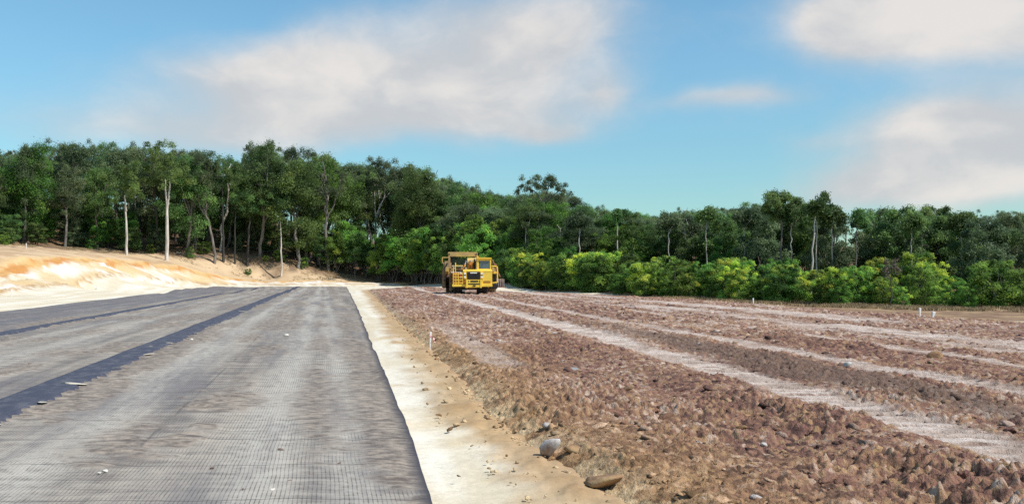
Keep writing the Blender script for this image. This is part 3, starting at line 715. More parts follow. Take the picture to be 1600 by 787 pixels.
def bushy_variant(seed, h, wid, z0, ncl, rcl, per, leafsize, leafm, bark, stems=3, tipbias=0.0, stem_r=.012):
    r = np.random.default_rng(seed); wd = Wood(); cl = []
    for k in range(stems):
        e = np.array([r.normal(0, wid * .35), r.normal(0, wid * .35), h * r.uniform(.6, .85)])
        wd.add(wiggle((r.normal(0, .06) * wid, r.normal(0, .06) * wid, -.3), e, 6, .03 * h, r), stem_r * h, stem_r * .35 * h, 5)
    for k in range(ncl):
        u = r.random(); z = z0 + (1 - z0) * u; prof = math.sqrt(max(0.03, 1 - abs((z - .5 * (1 + z0 * .6)) / (.62)) ** 2.2)) * r.uniform(.7, 1.2)
        a = r.uniform(0, 6.283); q = r.uniform(.35, 1) ** .6; rc = rcl * r.uniform(.6, 1.3) * (1.1 - .35 * u)
        c = np.array([math.cos(a) * wid * prof * q, math.sin(a) * wid * prof * q, h * z - rc * .5]); c[2] = max(c[2], rc * .3)
        cl.append((c, (rc, rc, rc * r.uniform(.65, .95)), np.clip(r.uniform(.05, .78) + tipbias * (u + r.normal(0, .35)), 0, 1)))
    V, Fq, T = leaves(cl, r, per, leafsize, .45, .25)
    cm = np_mesh('crown', V, Fq, None, False, {'tint': T}); cm.materials.append(leafm)
    return wd.mesh('trunk', bark), cm, h

GUMS = [gum_variant(11, 17, .36, .19, 40, 1.05, 235, .26, M_gum, M_bark_grey, fill=55),
        gum_variant(12, 17, .46, .17, 42, 1.05, 235, .26, M_gum, M_bark_dark, fill=48),
        gum_variant(13, 17, .34, .22, 56, 1.20, 235, .26, M_bright, M_bark_grey, fill=72),
        gum_variant(14, 17, .42, .18, 44, 1.10, 235, .26, M_gum_grey, M_bark_grey, fill=50),
        gum_variant(15, 17, .30, .21, 60, 1.15, 235, .26, M_gum, M_bark_grey, fill=76),
        gum_variant(16, 17, .48, .19, 40, 1.00, 235, .26, M_gum_grey, M_bark_dark, fill=45)]
OPEN = [gum_variant(21, 17, .55, .20, 34, .62, 110, .27, M_gum_grey, M_bark_grey, twist=.5),
        gum_variant(22, 17, .58, .17, 30, .58, 110, .27, M_gum, M_bark_pale, twist=.5),
        gum_variant(23, 17, .52, .22, 36, .60, 110, .27, M_gum_grey, M_bark_grey, twist=.55)]
DENSE = [bushy_variant(31, 8, 2.3, .20, 66, .80, 240, .24, M_gum, M_bark_dark, 3),
         bushy_variant(32, 8, 2.0, .24, 58, .75, 240, .24, M_bright, M_bark_dark, 2),
         bushy_variant(33, 8, 2.5, .16, 70, .80, 240, .24, M_gum_grey, M_bark_grey, 3)]
SAPL = [bushy_variant(41, 6, 1.15, .34, 40, .50, 200, .18, M_bright, M_bark_grey, 2, .12, .008),
        bushy_variant(42, 6, 1.0, .38, 36, .48, 200, .18, M_gum, M_bark_grey, 2, 0, .008),
        bushy_variant(43, 6, 1.25, .30, 42, .52, 200, .18, M_wattle, M_bark_grey, 3, .12, .008)]
WATTLE = [bushy_variant(51, 3.4, 1.25, .10, 62, .36, 200, .125, M_wattle, M_bark_grey, 4, .10, .010),
          bushy_variant(52, 3.4, 1.15, .08, 60, .34, 200, .125, M_wattle, M_bark_grey, 4, .30, .010),
          bushy_variant(53, 3.4, 1.35, .10, 66, .38, 200, .125, M_bright, M_bark_grey, 4, .0, .010),
          bushy_variant(54, 3.4, 1.20, .05, 60, .36, 200, .125, M_wattle, M_bark_grey, 4, .48, .010),
          bushy_variant(55, 3.4, 1.30, .06, 64, .38, 200, .125, M_gum, M_bark_dark, 4, .0, .010)]

SKY_X = [-300, 0, 80, 180, 260, 330, 420, 500, 590, 660, 720, 760, 800, 845, 890, 950, 1020, 1100, 1180, 1220, 1270, 1320, 1340, 1400, 1460, 1540, 1600, 1900]
SKY_Y = [225, 226, 218, 224, 228, 236, 216, 240, 250, 266, 282, 304, 306, 296, 304, 328, 331, 323, 320, 310, 324, 330, 342, 328, 331, 322, 328, 330]
rt = np.random.default_rng(77)
def pixel_x(X, Y): return 800 + F * X / Y
def size_word(s, lo, hi): return 'low ' if s < lo else ('tall ' if s > hi else 'middling ')
TONE = ['dark green ', 'fresh green ', 'grey-green ']
def plant(variant, name, x, y, scale, label, cat, group, wide=1.0):
    tm_, cm_, h = variant
    o = empty(name, (x, y, h1(x, y) - .05), rt.uniform(0, 6.283), label, cat, group)
    o.scale = (scale * wide, scale * wide, scale)
    link('trunk', tm_, o); link('crown', cm_, o); return o
def edge_points(x0, x1, depth, spacing, jitter):
    """places a given depth behind the forest edge, evenly spaced along it"""
    a = np.linspace(A(x0), A(x1), 1500); r = np.interp(a, _fa, _fr) + depth
    X, Y = r * np.sin(a), r * np.cos(a); L = np.concatenate([[0], np.cumsum(np.hypot(np.diff(X), np.diff(Y)))])
    out = []
    for q in np.arange(rt.uniform(0, spacing), L[-1], spacing):
        x = np.interp(q, L, X) + rt.normal(0, jitter); y = np.interp(q, L, Y) + rt.normal(0, jitter)
        out.append((x, y))
    return out
count = dict(tree=0, shrub=0)
OPENING = [(587, 30, 169), (605, 30, 166), (261, 9, 143), (198, 8, 140), (328, 18, 150), (349, 6, 151), (440, 7, 152), (1270, 9, 80), (1219, 7, 83), (965, 7, 100), (1338, 6, 88), (1577, 8, 74)]
THIN = [(735, 136, 342, 400), (822, 113, 345, 400), (905, 98, 352, 398), (1045, 86, 352, 405), (1104, 82, 345, 400), (1163, 79, 345, 405), (1236, 75, 340, 395), (1300, 73, 345, 400), (1424, 71, 355, 410), (1502, 70, 352, 412)]
OPENING += [(p[0], 4, p[1]) for p in THIN]
def in_opening(x, y, half):
    px = pixel_x(x, y); return any(abs(px - p) < hw + (half if y > 110 else .8) * F / y and d - 30 < y < d for p, hw, d in OPENING)
NAMES_G = ['leafy eucalypt with a grey trunk', 'dark-trunked eucalypt with a narrow crown', 'fresh green eucalypt with a broad crown', 'grey-green eucalypt with a pale trunk', 'deep-crowned eucalypt with a grey trunk', 'grey-green eucalypt with a dark trunk']
def place_gum(x, y, lo, hi, where, group, open_p=.12):
    if in_opening(x, y, 1.2): return
    px = pixel_x(x, y); sy = float(np.interp(px, SKY_X, SKY_Y))
    ztop = CAM[2] + (430 - sy) / F * y; z0 = h1(x, y); hh = (ztop - z0) * rt.uniform(lo, hi)
    if hh < 5: return
    if rt.random() < open_p:
        k = int(rt.integers(0, 3)); plant(OPEN[k], 'eucalypt_tree', x, y, hh * rt.uniform(1.0, 1.1) / 17, 'thin open-topped eucalypt with sparse leaves ' + where, 'tree', group, rt.uniform(.85, 1.05))
    else:
        k = int(rt.integers(0, 6)); s = hh / 17; plant(GUMS[k], 'eucalypt_tree', x, y, s, NAMES_G[k] + ' ' + where, 'tree', group, rt.uniform(.95, 1.2) * min(1.5, max(1.0, 15 / hh)))
    count['tree'] += 1
WL, WR = 'on the slope above the cut bank', 'in the forest behind the wattle thicket'
GL, GR = 'eucalypts on the forested slope', 'eucalypts behind the wattles'
for depth, sp, lo, hi in ((2, 6.5, .72, .98), (7, 6.0, .8, 1.0), (13, 6.0, .82, 1.0), (20, 6.5, .85, 1.01), (29, 7, .86, 1.0), (40, 8, .86, .98)):
    for x, y in edge_points(-130, 660, depth, sp, 1.2): place_gum(x, y, lo, hi, WL, GL, .3 if depth > 12 else .12)
for depth, sp, lo, hi in ((16, 5.2, .62, .86), (23, 5.2, .75, .97), (31, 5.4, .84, 1.0), (41, 5, .90, 1.0), (52, 6, .90, .99), (64, 7, .9, 1.0)):
    for x, y in edge_points(640, 1720, depth, sp, 1.3): place_gum(x, y, lo, hi, WR, GR, .36 if depth > 28 else .15)
# understorey
for depth, sp in ((1.5, 3.6), (4, 4.2)):
    for x, y in edge_points(-120, 250, depth, sp, 1.2):
        k = int(rt.integers(0, 3)); q = rt.uniform(.28, .62); plant(DENSE[k], 'understorey_tree', x, y, q, size_word(q, .4, .52) + TONE[k] + 'bushy tree at the forest edge above the orange bank', 'tree', 'bushy edge of the slope forest', rt.uniform(1.0, 1.4)); count['tree'] += 1
for depth, sp in ((5, 6.0), (11, 4.6), (18, 4.6), (26, 5), (36, 5.5)):
    for x, y in edge_points(-120, 480, depth, sp, 1.6):
        k = int(rt.integers(0, 3)); q = rt.uniform(.35, .75) * (1 + depth * .018); plant(DENSE[k], 'understorey_tree', x, y, q, size_word(q, .55, .8) + TONE[k] + 'bushy understorey tree under the gums on the slope', 'tree', 'understorey on the slope', rt.uniform(.9, 1.2)); count['tree'] += 1
for depth, sp in ((9, 4.2), (15, 4.0), (21, 4.4), (30, 5)):
    for x, y in edge_points(700, 1720, depth, sp, 1.2):
        if in_opening(x, y, .6): continue
        k = int(rt.integers(0, 3)); px = pixel_x(x, y)
        q = rt.uniform(.5, .85) * (1 + (depth - 9) * .012); plant(DENSE[k], 'understorey_tree', x, y, q, size_word(q, .65, .82) + TONE[k] + 'bushy tree rising just behind the wattle thicket', 'tree', 'bushy trees behind the wattles', rt.uniform(.9, 1.15)); count['tree'] += 1
for depth, sp in ((1, 2.6), (4, 2.8), (8, 3.2)):
    for x, y in edge_points(490, 760, depth, sp, .8):
        k = int(rt.integers(0, 3)); q = rt.uniform(1.0, 1.6); plant(SAPL[k], 'sapling', x, y, q, size_word(q, 1.2, 1.4) + ['fresh green ', 'dark green ', 'yellow-tipped '][k] + 'young tree with thin bare stems where the forest meets the dirt track', 'sapling', 'saplings along the forest edge', rt.uniform(.95, 1.3)); count['shrub'] += 1
for depth, sp in ((1.0, 1.75), (2.6, 1.8), (4.8, 2.0), (7.6, 2.3)):
    for x, y in edge_points(745, 1720, depth, sp, .55):
        px = pixel_x(x, y); p = [.42, .18, .30, .06, .04]; k = int(rt.choice(5, p=p)); s = (.48 + .72 * rt.random() ** 1.3) * (1 + .02 * depth) * (.98 if px < 1000 else .76)
        lab = ['green wattle shrub with scattered yellow tips', 'wattle shrub with many yellow tips', 'plain bright green shrub', 'wattle shrub covered in yellow blossom', 'dark green shrub'][k]
        plant(WATTLE[k], 'wattle_shrub', x, y, s, size_word(s, .65, .9) + lab + ' in the thicket along the field', 'shrub', 'wattle thicket beside the field', rt.uniform(.95, 1.35)); count['shrub'] += 1
for x, y in edge_points(-60, 490, 0.5, 4.2, 1.8):
    plant(WATTLE[int(rt.choice([2, 4, 0]))], 'shrub', x, y, rt.uniform(.3, .75), 'low green shrub among dead grass at the edge of the gum forest', 'shrub', 'shrubs at the gum forest edge', rt.uniform(1, 1.5)); count['shrub'] += 1
print('COUNT', count)

# trees that can be told apart
def own_tree(name, label, base, dist, limbs, blobs, bark, leafm, per=240, leafsize=.26, rcl=.8, seed=1, cat='tree', char=False):
    """limbs: lists of (px, py, thickness px); blobs: (px, py, radius px, clump count) - measured in the photo, set at the tree's own distance"""
    r = np.random.default_rng(seed); b = at(base[0], base[1], dist); z0 = h1(b[0], b[1]); o = empty(name, (b[0], b[1], z0), 0, label, cat)
    k = dist / F; wd = Wood()
    def loc(px, py, dy=0.): q = at(px, py, dist); return np.array([q[0] - b[0], dy, q[2] - z0])
    for li, L in enumerate(limbs):
        dyk = r.uniform(-1.6, 1.6) if li else 0; pts = [loc(p[0], p[1], dyk * i / max(1, len(L) - 1)) for i, p in enumerate(L)]
        if li == 0: pts = [np.array([pts[0][0], 0, -.5])] + pts
        P = np.array(pts); n = 14; s = np.linspace(0, 1, len(P)); f = np.linspace(0, 1, n)
        Q = np.stack([np.interp(f, s, P[:, i]) for i in range(3)], 1); Q[1:-1] += r.normal(0, .04, (n - 2, 3))
        wd.add(Q, L[0][2] * k * .5, L[-1][2] * k * .28, 8)
    link('trunk', wd.mesh('trunk', bark), o)
    cl = []
    for (px, py, rp, nc_) in blobs:
        c0 = loc(px, py)
        for _ in range(nc_):
            d = r.normal(0, .5, 3) * rp * k; rc = rcl * r.uniform(.6, 1.3); cl.append((c0 + d * np.array([1, 1, .75]), (rc, rc, rc * .9), r.uniform(.05, .8)))
    if cl:
        V, Fq, T = leaves(cl, r, per, leafsize); cm = np_mesh('crown', V, Fq, None, False, {'tint': T}); cm.materials.append(leafm); link('crown', cm, o)
    return o
own_tree('forked_gum_tree', 'white-trunked gum with bright forking limbs above the saplings', (587, 440), 168.0,
         [[(587, 440, 5), (587, 370, 4.6), (587, 340, 4), (585, 300, 2.4)], [(587, 345, 3.6), (594, 318, 3), (606, 303, 2.4), (619, 286, 1.4)], [(585, 318, 3), (580, 300, 2), (578, 292, 1.5)], [(588, 335, 3), (600, 310, 2.2), (602, 296, 1.5)]],
         [(590, 272, 26, 16), (618, 280, 18, 8), (575, 284, 16, 7), (600, 255, 16, 7)], M_bark_pale, M_gum_grey, seed=5)
own_tree('leaning_gum_tree', 'pale gum leaning left beside the white forked gum', (582, 440), 167.0,
         [[(582, 440, 4), (579, 365, 3.5), (574, 342, 3), (562, 326, 2)], [(574, 342, 2.6), (571, 326, 2), (568, 316, 1.2)]], [(556, 312, 18, 9), (568, 304, 14, 6)], M_bark_grey, M_gum_grey, seed=6)
own_tree('leaning_gum_tree', 'pale gum with a bare limb leaning right beside the white forked gum', (598, 440), 166.0,
         [[(598, 440, 3.6), (604, 368, 3.2), (614, 345, 2.8), (638, 331, 1.6)], [(617, 342, 2.2), (625, 322, 1.4)]], [(642, 322, 16, 7), (628, 312, 14, 6)], M_bark_grey, M_gum, seed=7)
own_tree('pale_trunk_gum', 'tall gum with a straight white trunk standing forward on the slope', (261, 402), 143,
         [[(261, 402, 7), (260.5, 350, 6.2), (261.5, 325, 5.5), (259, 298, 3.5), (258, 280, 2.5)], [(261.5, 325, 4), (265, 300, 3), (266, 280, 2)]], [(255, 262, 34, 20), (280, 272, 24, 12), (235, 275, 22, 10), (262, 240, 24, 12)], M_bark_pale, M_gum, seed=8)
own_tree('pale_trunk_gum', 'slim gum with a kinked white trunk rising through a green shrub', (198, 396), 140,
         [[(198, 396, 5), (197.5, 350, 4.4), (196, 325, 3.6), (195, 305, 2.4)], [(197, 330, 2.8), (201, 312, 1.8)]], [(192, 290, 26, 14), (208, 296, 18, 8), (196, 270, 20, 9)], M_bark_pale, M_gum, seed=9)
own_tree('crooked_gum_tree', 'crooked gum whose bent trunk splits into three upright limbs', (336, 397), 150,
         [[(336, 397, 5), (332, 372, 4.6), (326, 345, 4.4), (320, 334, 4)], [(320, 334, 3.6), (313, 325, 3), (311, 300, 2.2), (309, 292, 2)], [(320, 334, 3), (316.5, 315, 2.4), (316, 284, 1.6)], [(321, 336, 3), (324, 318, 2.2), (325, 300, 1.6)], [(323, 328, 2), (333, 314, 1.2)]],
         [(312, 276, 26, 14), (330, 282, 20, 10), (316, 258, 22, 10)], M_bark_grey, M_gum_grey, seed=10)
for nm, lab, bx, by, d_, lim, bl, bk in [
    ('dark_trunk_gum', 'gum with a straight blackened trunk beside the crooked gum', 349, 396, 151.5, [[(349, 396, 5), (348.5, 350, 4.4), (348, 310, 3.4), (347, 280, 2)]], [(347, 265, 28, 14), (360, 280, 18, 8)], M_char),
    ('dark_trunk_gum', 'short charred stump-like gum trunk at the end of the fallen logs', 387, 399, 153, [[(387, 399, 5.5), (388, 372, 5), (390, 340, 3.5)]], [(392, 318, 24, 12)], M_char),
    ('dark_trunk_gum', 'thin charred gum trunk between the crooked gum and the pale sapling', 367, 398, 152.5, [[(367, 398, 3.5), (367, 360, 3), (368, 330, 2.2)]], [(369, 310, 20, 10)], M_char),
    ('pale_sapling', 'thin pale-trunked gum beside the dirt track', 440, 411, 152, [[(440, 411, 3.6), (439, 380, 3), (438, 345, 2)]], [(436, 328, 20, 10), (446, 318, 14, 6)], M_bark_pale),
    ('pale_trunk_gum', 'taller of two straight white trunks side by side behind the wattles', 1266, 460, 72, [[(1266, 460, 5), (1268, 430, 4.8), (1271, 380, 4.4), (1274, 338, 3)]], [(1278, 324, 18, 12), (1262, 330, 14, 8)], M_bark_pale),
    ('pale_trunk_gum', 'shorter thin white trunk close beside the taller one', 1274, 460, 73, [[(1274, 460, 3.6), (1275, 420, 3.4), (1276, 345, 2.4)]], [(1290, 332, 14, 8), (1282, 326, 12, 6)], M_bark_pale),
    ('pale_trunk_gum', 'gum with a single pale trunk beneath the highest round crown', 1219, 450, 75, [[(1219, 450, 4.6), (1219.5, 400, 4.2), (1221, 350, 3.2), (1222, 325, 2)]], [(1212, 322, 26, 18), (1236, 326, 20, 12), (1222, 312, 14, 8)], M_bark_grey),
    ('pale_trunk_gum', 'lone straight pale trunk standing above the brightest wattles', 965, 430, 91, [[(965, 420, 3.4), (965, 385, 3.2), (964.5, 330, 2.2)]], [(966, 334, 12, 6), (960, 340, 10, 5)], M_bark_pale),
    ('pale_trunk_gum', 'thin pale trunk right of the twin white trunks', 1338, 450, 72, [[(1338, 440, 3), (1338, 395, 2.8), (1339, 350, 2)]], [(1342, 340, 16, 9)], M_bark_grey),
    ('pale_trunk_gum', 'pale forked trunk half hidden at the far end of the thicket', 1576, 460, 69, [[(1576, 450, 3.8), (1576, 410, 3.4), (1577, 395, 3), (1572, 382, 2)], [(1577, 395, 2.4), (1583, 382, 1.6)]], [(1572, 368, 18, 9), (1586, 372, 14, 7)], M_bark_grey)]:
    own_tree(nm, lab, (bx, by), d_, lim, bl, bk, M_gum, seed=int(bx), rcl=.8 if d_ > 120 else .5, leafsize=.26 if d_ > 120 else .2, per=240)
for tx, td, y0_, y1_ in THIN:
    tt_ = own_tree('pale_trunk_gum', 'gum with a thin bare grey-white stem showing through the forest behind the thicket', (tx, y1_ + 45), td,
             [[(tx, y1_ + 45, 2.8), (tx + .6, y1_, 2.6), (tx - .4, (y0_ + y1_) / 2, 2.3), (tx + .8, y0_, 1.6)], [(tx, y0_ + 14, 1.5), (tx + 7, y0_ - 3, .9)]],
             [(tx, y0_ - 8, 14, 9), (tx + 9, y0_ - 4, 10, 6), (tx - 8, y0_ - 2, 9, 5)], M_bark_pale, M_gum_grey if tx % 2 else M_gum, seed=tx, rcl=.55 if td < 120 else .8, leafsize=.2)
    tt_['group'] = 'thin pale stems behind the thicket'
own_tree('dead_shrub', 'dead grey-brown shrub on a thin stem above the wattles', (1393, 477), 57.5, [[(1393, 478, 2.6), (1392.5, 440, 2), (1393, 420, 1.4)], [(1393, 430, 1.2), (1385, 420, .8)], [(1393, 428, 1.2), (1400, 417, .8)]], [(1393, 415, 12, 12), (1385, 424, 8, 5), (1401, 422, 8, 5)], M_bark_dark, M_deadleaf, 60, .11, .22, 12, 'shrub')
own_tree('umbrella_gum', 'tall gum with an open umbrella-shaped top above the forest behind the yellow machine', (848, 440), 118, [[(848, 440, 4), (849, 350, 3.4), (850, 310, 2.6)], [(850, 318, 2.2), (835, 298, 1.4), (822, 292, .9)], [(850, 312, 2.2), (858, 292, 1.4), (856, 282, .9)], [(850, 316, 2), (872, 300, 1.2), (884, 296, .8)]],
         [(845, 281, 16, 11), (826, 288, 12, 7), (862, 284, 12, 8), (880, 296, 14, 9), (812, 298, 10, 5), (850, 300, 20, 10)], M_bark_grey, M_gum_grey, 150, .2, .5, 15)

# fallen timber at the forest edge
for k, (x0, y0, x1, y1, lab) in enumerate([(276, 392, 318, 397, 'long grey fallen log between the pale trunk and the crooked gum'), (290, 388, 304, 396, 'short broken log leaning across the long fallen log'), (300, 396, 330, 394, 'thin grey fallen branch at the foot of the crooked gum')]):
    a = at(x0, y0, 151); b = at(x1, y1, 150.5); a[2] = h1(a[0], a[1]) + (.5 if k == 1 else .12); b[2] = h1(b[0], b[1]) + .12
    wd = Wood(); r = np.random.default_rng(k); wd.add(wiggle(a * 0, b - a, 8, .08, r), .16 - .03 * k, .07, 7)
    m = (b - a) * .5; wd.add(wiggle(m, m + np.array([.5, .3, .7]), 4, .05, r), .05, .02, 5)
    o = link('fallen_log', wd.mesh('fallen_log', M_bark_grey)); o.location = a; tag(o, lab, 'log')

# dead grass and low weeds
M_straw = plain('straw', (.30, .22, .12), .9, .4, 1.5)
def blades(pts, hmin, hmax, seed, per=7):
    r = np.random.default_rng(seed); pts = np.repeat(pts, per, 0); n = len(pts); P = pts + np.concatenate([r.normal(0, .10, (n, 2)), np.zeros((n, 1))], 1)
    a = r.uniform(0, 6.283, n); h = r.uniform(hmin, hmax, n); wdt = .018 + h * .03; le = r.normal(0, .35, (n, 2)) * h[:, None]
    side = np.stack([np.cos(a), np.sin(a), 0 * a], 1) * wdt[:, None]
    V = np.stack([P - side, P + side, P + np.concatenate([le, h[:, None]], 1)], 1).reshape(-1, 3)
    return V, np.arange(3 * n).reshape(-1, 3)
g = np.random.default_rng(9); L = []
a = g.uniform(A(-150), A(1700), 26000); r_ = np.interp(a, _fa, _fr) - 7 + 9 * g.random(26000) ** .8
X, Y = r_ * np.sin(a), r_ * np.cos(a); clump = fbm(X * .5, Y * .5, 201)
k = (clump > np.where(X > 12, .46, .53)) & (field_in(X, Y) < .4) & ((X < -16) | (X > 12) | (r_ > np.interp(a, _fa, _fr) - 2))
X, Y = X[k][:9000], Y[k][:9000]
V, Fq = blades(np.stack([X, Y, H(X, Y) - .02], 1), .06, .26, 3)
tag(link('dry_grass', np_mesh('dry_grass', V, Fq), None, M_straw), 'dead straw-coloured grass along the forest edge', 'grass', kind='stuff')

# ------------------------------------------------------------------ yellow motor scraper
M_yel = plain('machine_yellow', (.84, .58, .07), .45, .10, 1.2, dirt=(.55, .38, .17), dirt_amt=.32)
M_yeld = plain('dusty_yellow', (.62, .41, .10), .6, .2, 1.5, dirt=(.38, .25, .13), dirt_amt=.6)
M_mud = plain('caked_mud', (.36, .25, .14), .95, .35, 2.5, dirt=(.20, .115, .07), dirt_amt=.5, bump=.8)
M_tyre = plain('tyre_rubber', (.028, .027, .026), .85, .3, 3, dirt=(.15, .105, .075), dirt_amt=.3, bump=.4)
M_dtyre = plain('dusty_tyre', (.14, .11, .08), .92, .35, 2.5, dirt=(.34, .25, .155), dirt_amt=.75, bump=.5)
M_blk = plain('black_steel', (.022, .021, .022), .6, .3, 4)
M_grl = plain('grille_mesh', (.045, .036, .036), .6, .3, 6, dirt=(.13, .075, .06), dirt_amt=.4)
M_rust = plain('worn_red_steel', (.26, .095, .055), .8, .35, 4, dirt=(.36, .25, .18), dirt_amt=.4)
M_steel = plain('scoured_steel', (.42, .38, .36), .5, .25, 6, metallic=.3, dirt=(.30, .20, .15), dirt_amt=.4)
M_org = plain('orange_hydraulics', (.55, .22, .025), .5, .25, 4, dirt=(.30, .17, .07), dirt_amt=.4)
M_lens = plain('lamp_lens', (.80, .78, .72), .15, .05, 5, spec=.7)
M_red = plain('red_lens', (.62, .07, .04), .3, .1, 5)
M_amb = plain('amber_lens', (.85, .35, .03), .3, .1, 5)
M_white = plain('white_plate', (.78, .76, .72), .5, .05, 5)
M_glass, tg = new_mat('tinted_cab_glass')
tg.p.inputs['Base Color'].default_value = rgb(.10, .15, .20); tg.p.inputs['Roughness'].default_value = .08; tg.p.inputs['Specular IOR Level'].default_value = .9
tg.p.inputs['Transmission Weight'].default_value = .25

class Part:
    def __init__(s): s.bm = bmesh.new()
    def box(s, x0, x1, y0, y1, z0, z1, bev=.02, rot=None):
        b = bmesh.new(); bmesh.ops.create_cube(b, size=1); bmesh.ops.scale(b, vec=(x1 - x0, y1 - y0, z1 - z0), verts=b.verts)
        if bev: bmesh.ops.bevel(b, geom=b.edges[:], offset=min(bev, .3 * min(x1 - x0, y1 - y0, z1 - z0)), segments=2, affect='EDGES')
        mt = Matrix.Translation(((x0 + x1) / 2, (y0 + y1) / 2, (z0 + z1) / 2))
        if rot: mt = mt @ rot
        bmesh.ops.transform(b, matrix=mt, verts=b.verts); s._join(b); return s
    def rod(s, a, b_, r, sides=10, r2=None):
        a, b_ = Vector(a), Vector(b_); d = b_ - a; b = bmesh.new()
        bmesh.ops.create_cone(b, cap_ends=True, segments=sides, radius1=r, radius2=r if r2 is None else r2, depth=d.length)
        bmesh.ops.transform(b, matrix=Matrix.Translation((a + b_) / 2) @ d.to_track_quat('Z', 'Y').to_matrix().to_4x4(), verts=b.verts); s._join(b); return s
    def path(s, pts, r, sides=8):
        for p, q in zip(pts[:-1], pts[1:]): s.rod(p, q, r, sides)
        return s
    def prism(s, prof, x0, x1, bev=.02):
        """profile in (y, z), drawn out along x"""
        b = bmesh.new(); lo = [b.verts.new((x0, y, z)) for y, z in prof]; hi = [b.verts.new((x1, y, z)) for y, z in prof]; n = len(prof)
        b.faces.new(lo); b.faces.new(hi[::-1])
        for i in range(n): b.faces.new((lo[i], hi[i], hi[(i + 1) % n], lo[(i + 1) % n]))
        bmesh.ops.recalc_face_normals(b, faces=b.faces)
        if bev: bmesh.ops.bevel(b, geom=b.edges[:], offset=bev, segments=1, affect='EDGES')
        s._join(b); return s
    def _join(s, b):
        me = bpy.data.meshes.new('tmp'); b.to_mesh(me); b.free(); s.bm.from_mesh(me); bpy.data.meshes.remove(me)
    def build(s, name, mat, parent):
        me = bpy.data.meshes.new(name); s.bm.to_mesh(me); s.bm.free()
        o = link(name, me, parent, mat); return o
sp = hit(741, 462)
sp[2] = float(field_z(np.array([sp[0]]), np.array([sp[1]]))[0]) - .05
mach = empty('motor_scraper', sp, R(3.0), 'muddy yellow motor scraper parked on the clod field in front of the trees', 'scraper')
mach.scale = (.925, .925, .925)
def wheel(x, y, wdt, rad, tm_, rimm):
    wp = empty('wheel', (x, y, rad)); wp.parent = mach
    prof = [(-.5, .62), (-.5, .80), (-.46, .93), (-.36, .985), (0, 1.0), (.36, .985), (.46, .93), (.5, .80), (.5, .62)]
    n = 40; V, Fq = [], []
    for i in range(n):
        th = 2 * math.pi * i / n
        for a_, b_ in prof: V.append((a_ * wdt, math.cos(th) * b_ * rad * .965, math.sin(th) * b_ * rad * .965))
    m_ = len(prof)
    for i in range(n):
        for j in range(m_ - 1): Fq.append([i * m_ + j, i * m_ + j + 1, ((i + 1) % n) * m_ + j + 1, ((i + 1) % n) * m_ + j])
    ty = link('tyre', np_mesh('tyre', np.array(V), np.array(Fq), None, True), wp, tm_)
    pl = Part()
    for i in range(22):
        for sd_ in (-1, 1):
            th = 2 * math.pi * (i + (.25 if sd_ > 0 else -.25)) / 22
            b = bmesh.new(); bmesh.ops.create_cube(b, size=1); bmesh.ops.scale(b, vec=(wdt * .5, rad * .13, rad * .09), verts=b.verts)
            mt = Matrix.Rotation(th, 4, 'X') @ Matrix.Translation((sd_ * wdt * .25, 0, rad * .955)) @ Matrix.Rotation(sd_ * .45, 4, 'Z')
            bmesh.ops.transform(b, matrix=mt, verts=b.verts); pl._join(b)
    pl.build('tread', tm_, wp)
    Part().rod((-wdt * .38, 0, 0), (wdt * .38, 0, 0), rad * .60, 24).rod((-wdt * .46, 0, 0), (wdt * .46, 0, 0), rad * .30, 18).build('rim', rimm, wp)
    return wp
wheel(-1.30, 1.55, .98, 1.16, M_tyre, M_yeld); wheel(.72, 1.55, .98, 1.16, M_tyre, M_yeld)
wheel(-2.22, 9.2, .95, 1.2, M_dtyre, M_yeld); wheel(1.75, 9.2, .95, 1.2, M_dtyre, M_yeld)
# tractor front
Part().box(-.66, 1.55, .10, 2.9, .98, 2.22, .05).box(-1.92, -.66, .35, 2.4, .98, 1.10, .02).build('body', M_yel, mach)
Part().prism([(0, 2.06), (0, 2.20), (.25, 2.28), (2.9, 2.32), (2.9, 2.1)], -1.0, 1.55, .015).build('hood', M_yel, mach)
Part().box(-1.93, -.70, .06, .20, 1.00, 2.02, .03).build('front_panel', M_org, mach)['label'] = 'orange-stained panel behind the ladder'
Part().box(.62, 1.58, .02, .10, .95, 2.16, .03).build('front_panel', M_yel, mach)
lv = Part()
for i in range(4): lv.box(.80, 1.45, -.005, .03, 1.08 + i * .055, 1.11 + i * .055, .006)
lv.build('louvre', M_org, mach)
gr = Part().box(-.62, .52, -.02, .10, 1.40, 2.09, .02)
gr = gr.build('grille', M_grl, mach)
for i in range(9): Part().box(-.58, .48, -.045, -.022, 1.44 + i * .066, 1.465 + i * .066, .004).build('grille_bar', M_blk, gr)
Part().box(-.36, .24, -.075, -.048, 1.93, 2.03, .008).build('name_plate', M_white, gr)
for sx in (-.82, .66):
    hd = Part().box(sx - .13, sx + .13, -.06, .10, 1.42, 2.08, .03).build('lamp_housing', M_yel, mach)
    for z in (1.63, 1.91): Part().rod((sx, -.10, z), (sx, -.055, z), .095, 16).build('headlight', M_lens, hd)
    Part().box(sx - .10, sx + .10, -.075, -.058, 1.72, 1.82, .008).build('lamp_guard', M_blk, hd)
for z, mm, nm in ((1.92, M_white, 'side_lamp'), (1.74, M_red, 'side_lamp'), (1.60, M_white, 'side_lamp')): Part().rod((-1.17, -.02, z), (-1.17, .06, z), .085, 14).build(nm, mm, mach)
Part().box(-1.95, 1.60, -.12, .22, .76, .98, .03).build('sill', M_yel, mach)
bp = Part().box(-.70, .58, -.30, -.02, .70, 1.38, .03).build('bumper', M_yel, mach)
Part().box(-.34, .34, -.325, -.302, 1.18, 1.31, .01).build('slot', M_blk, bp)
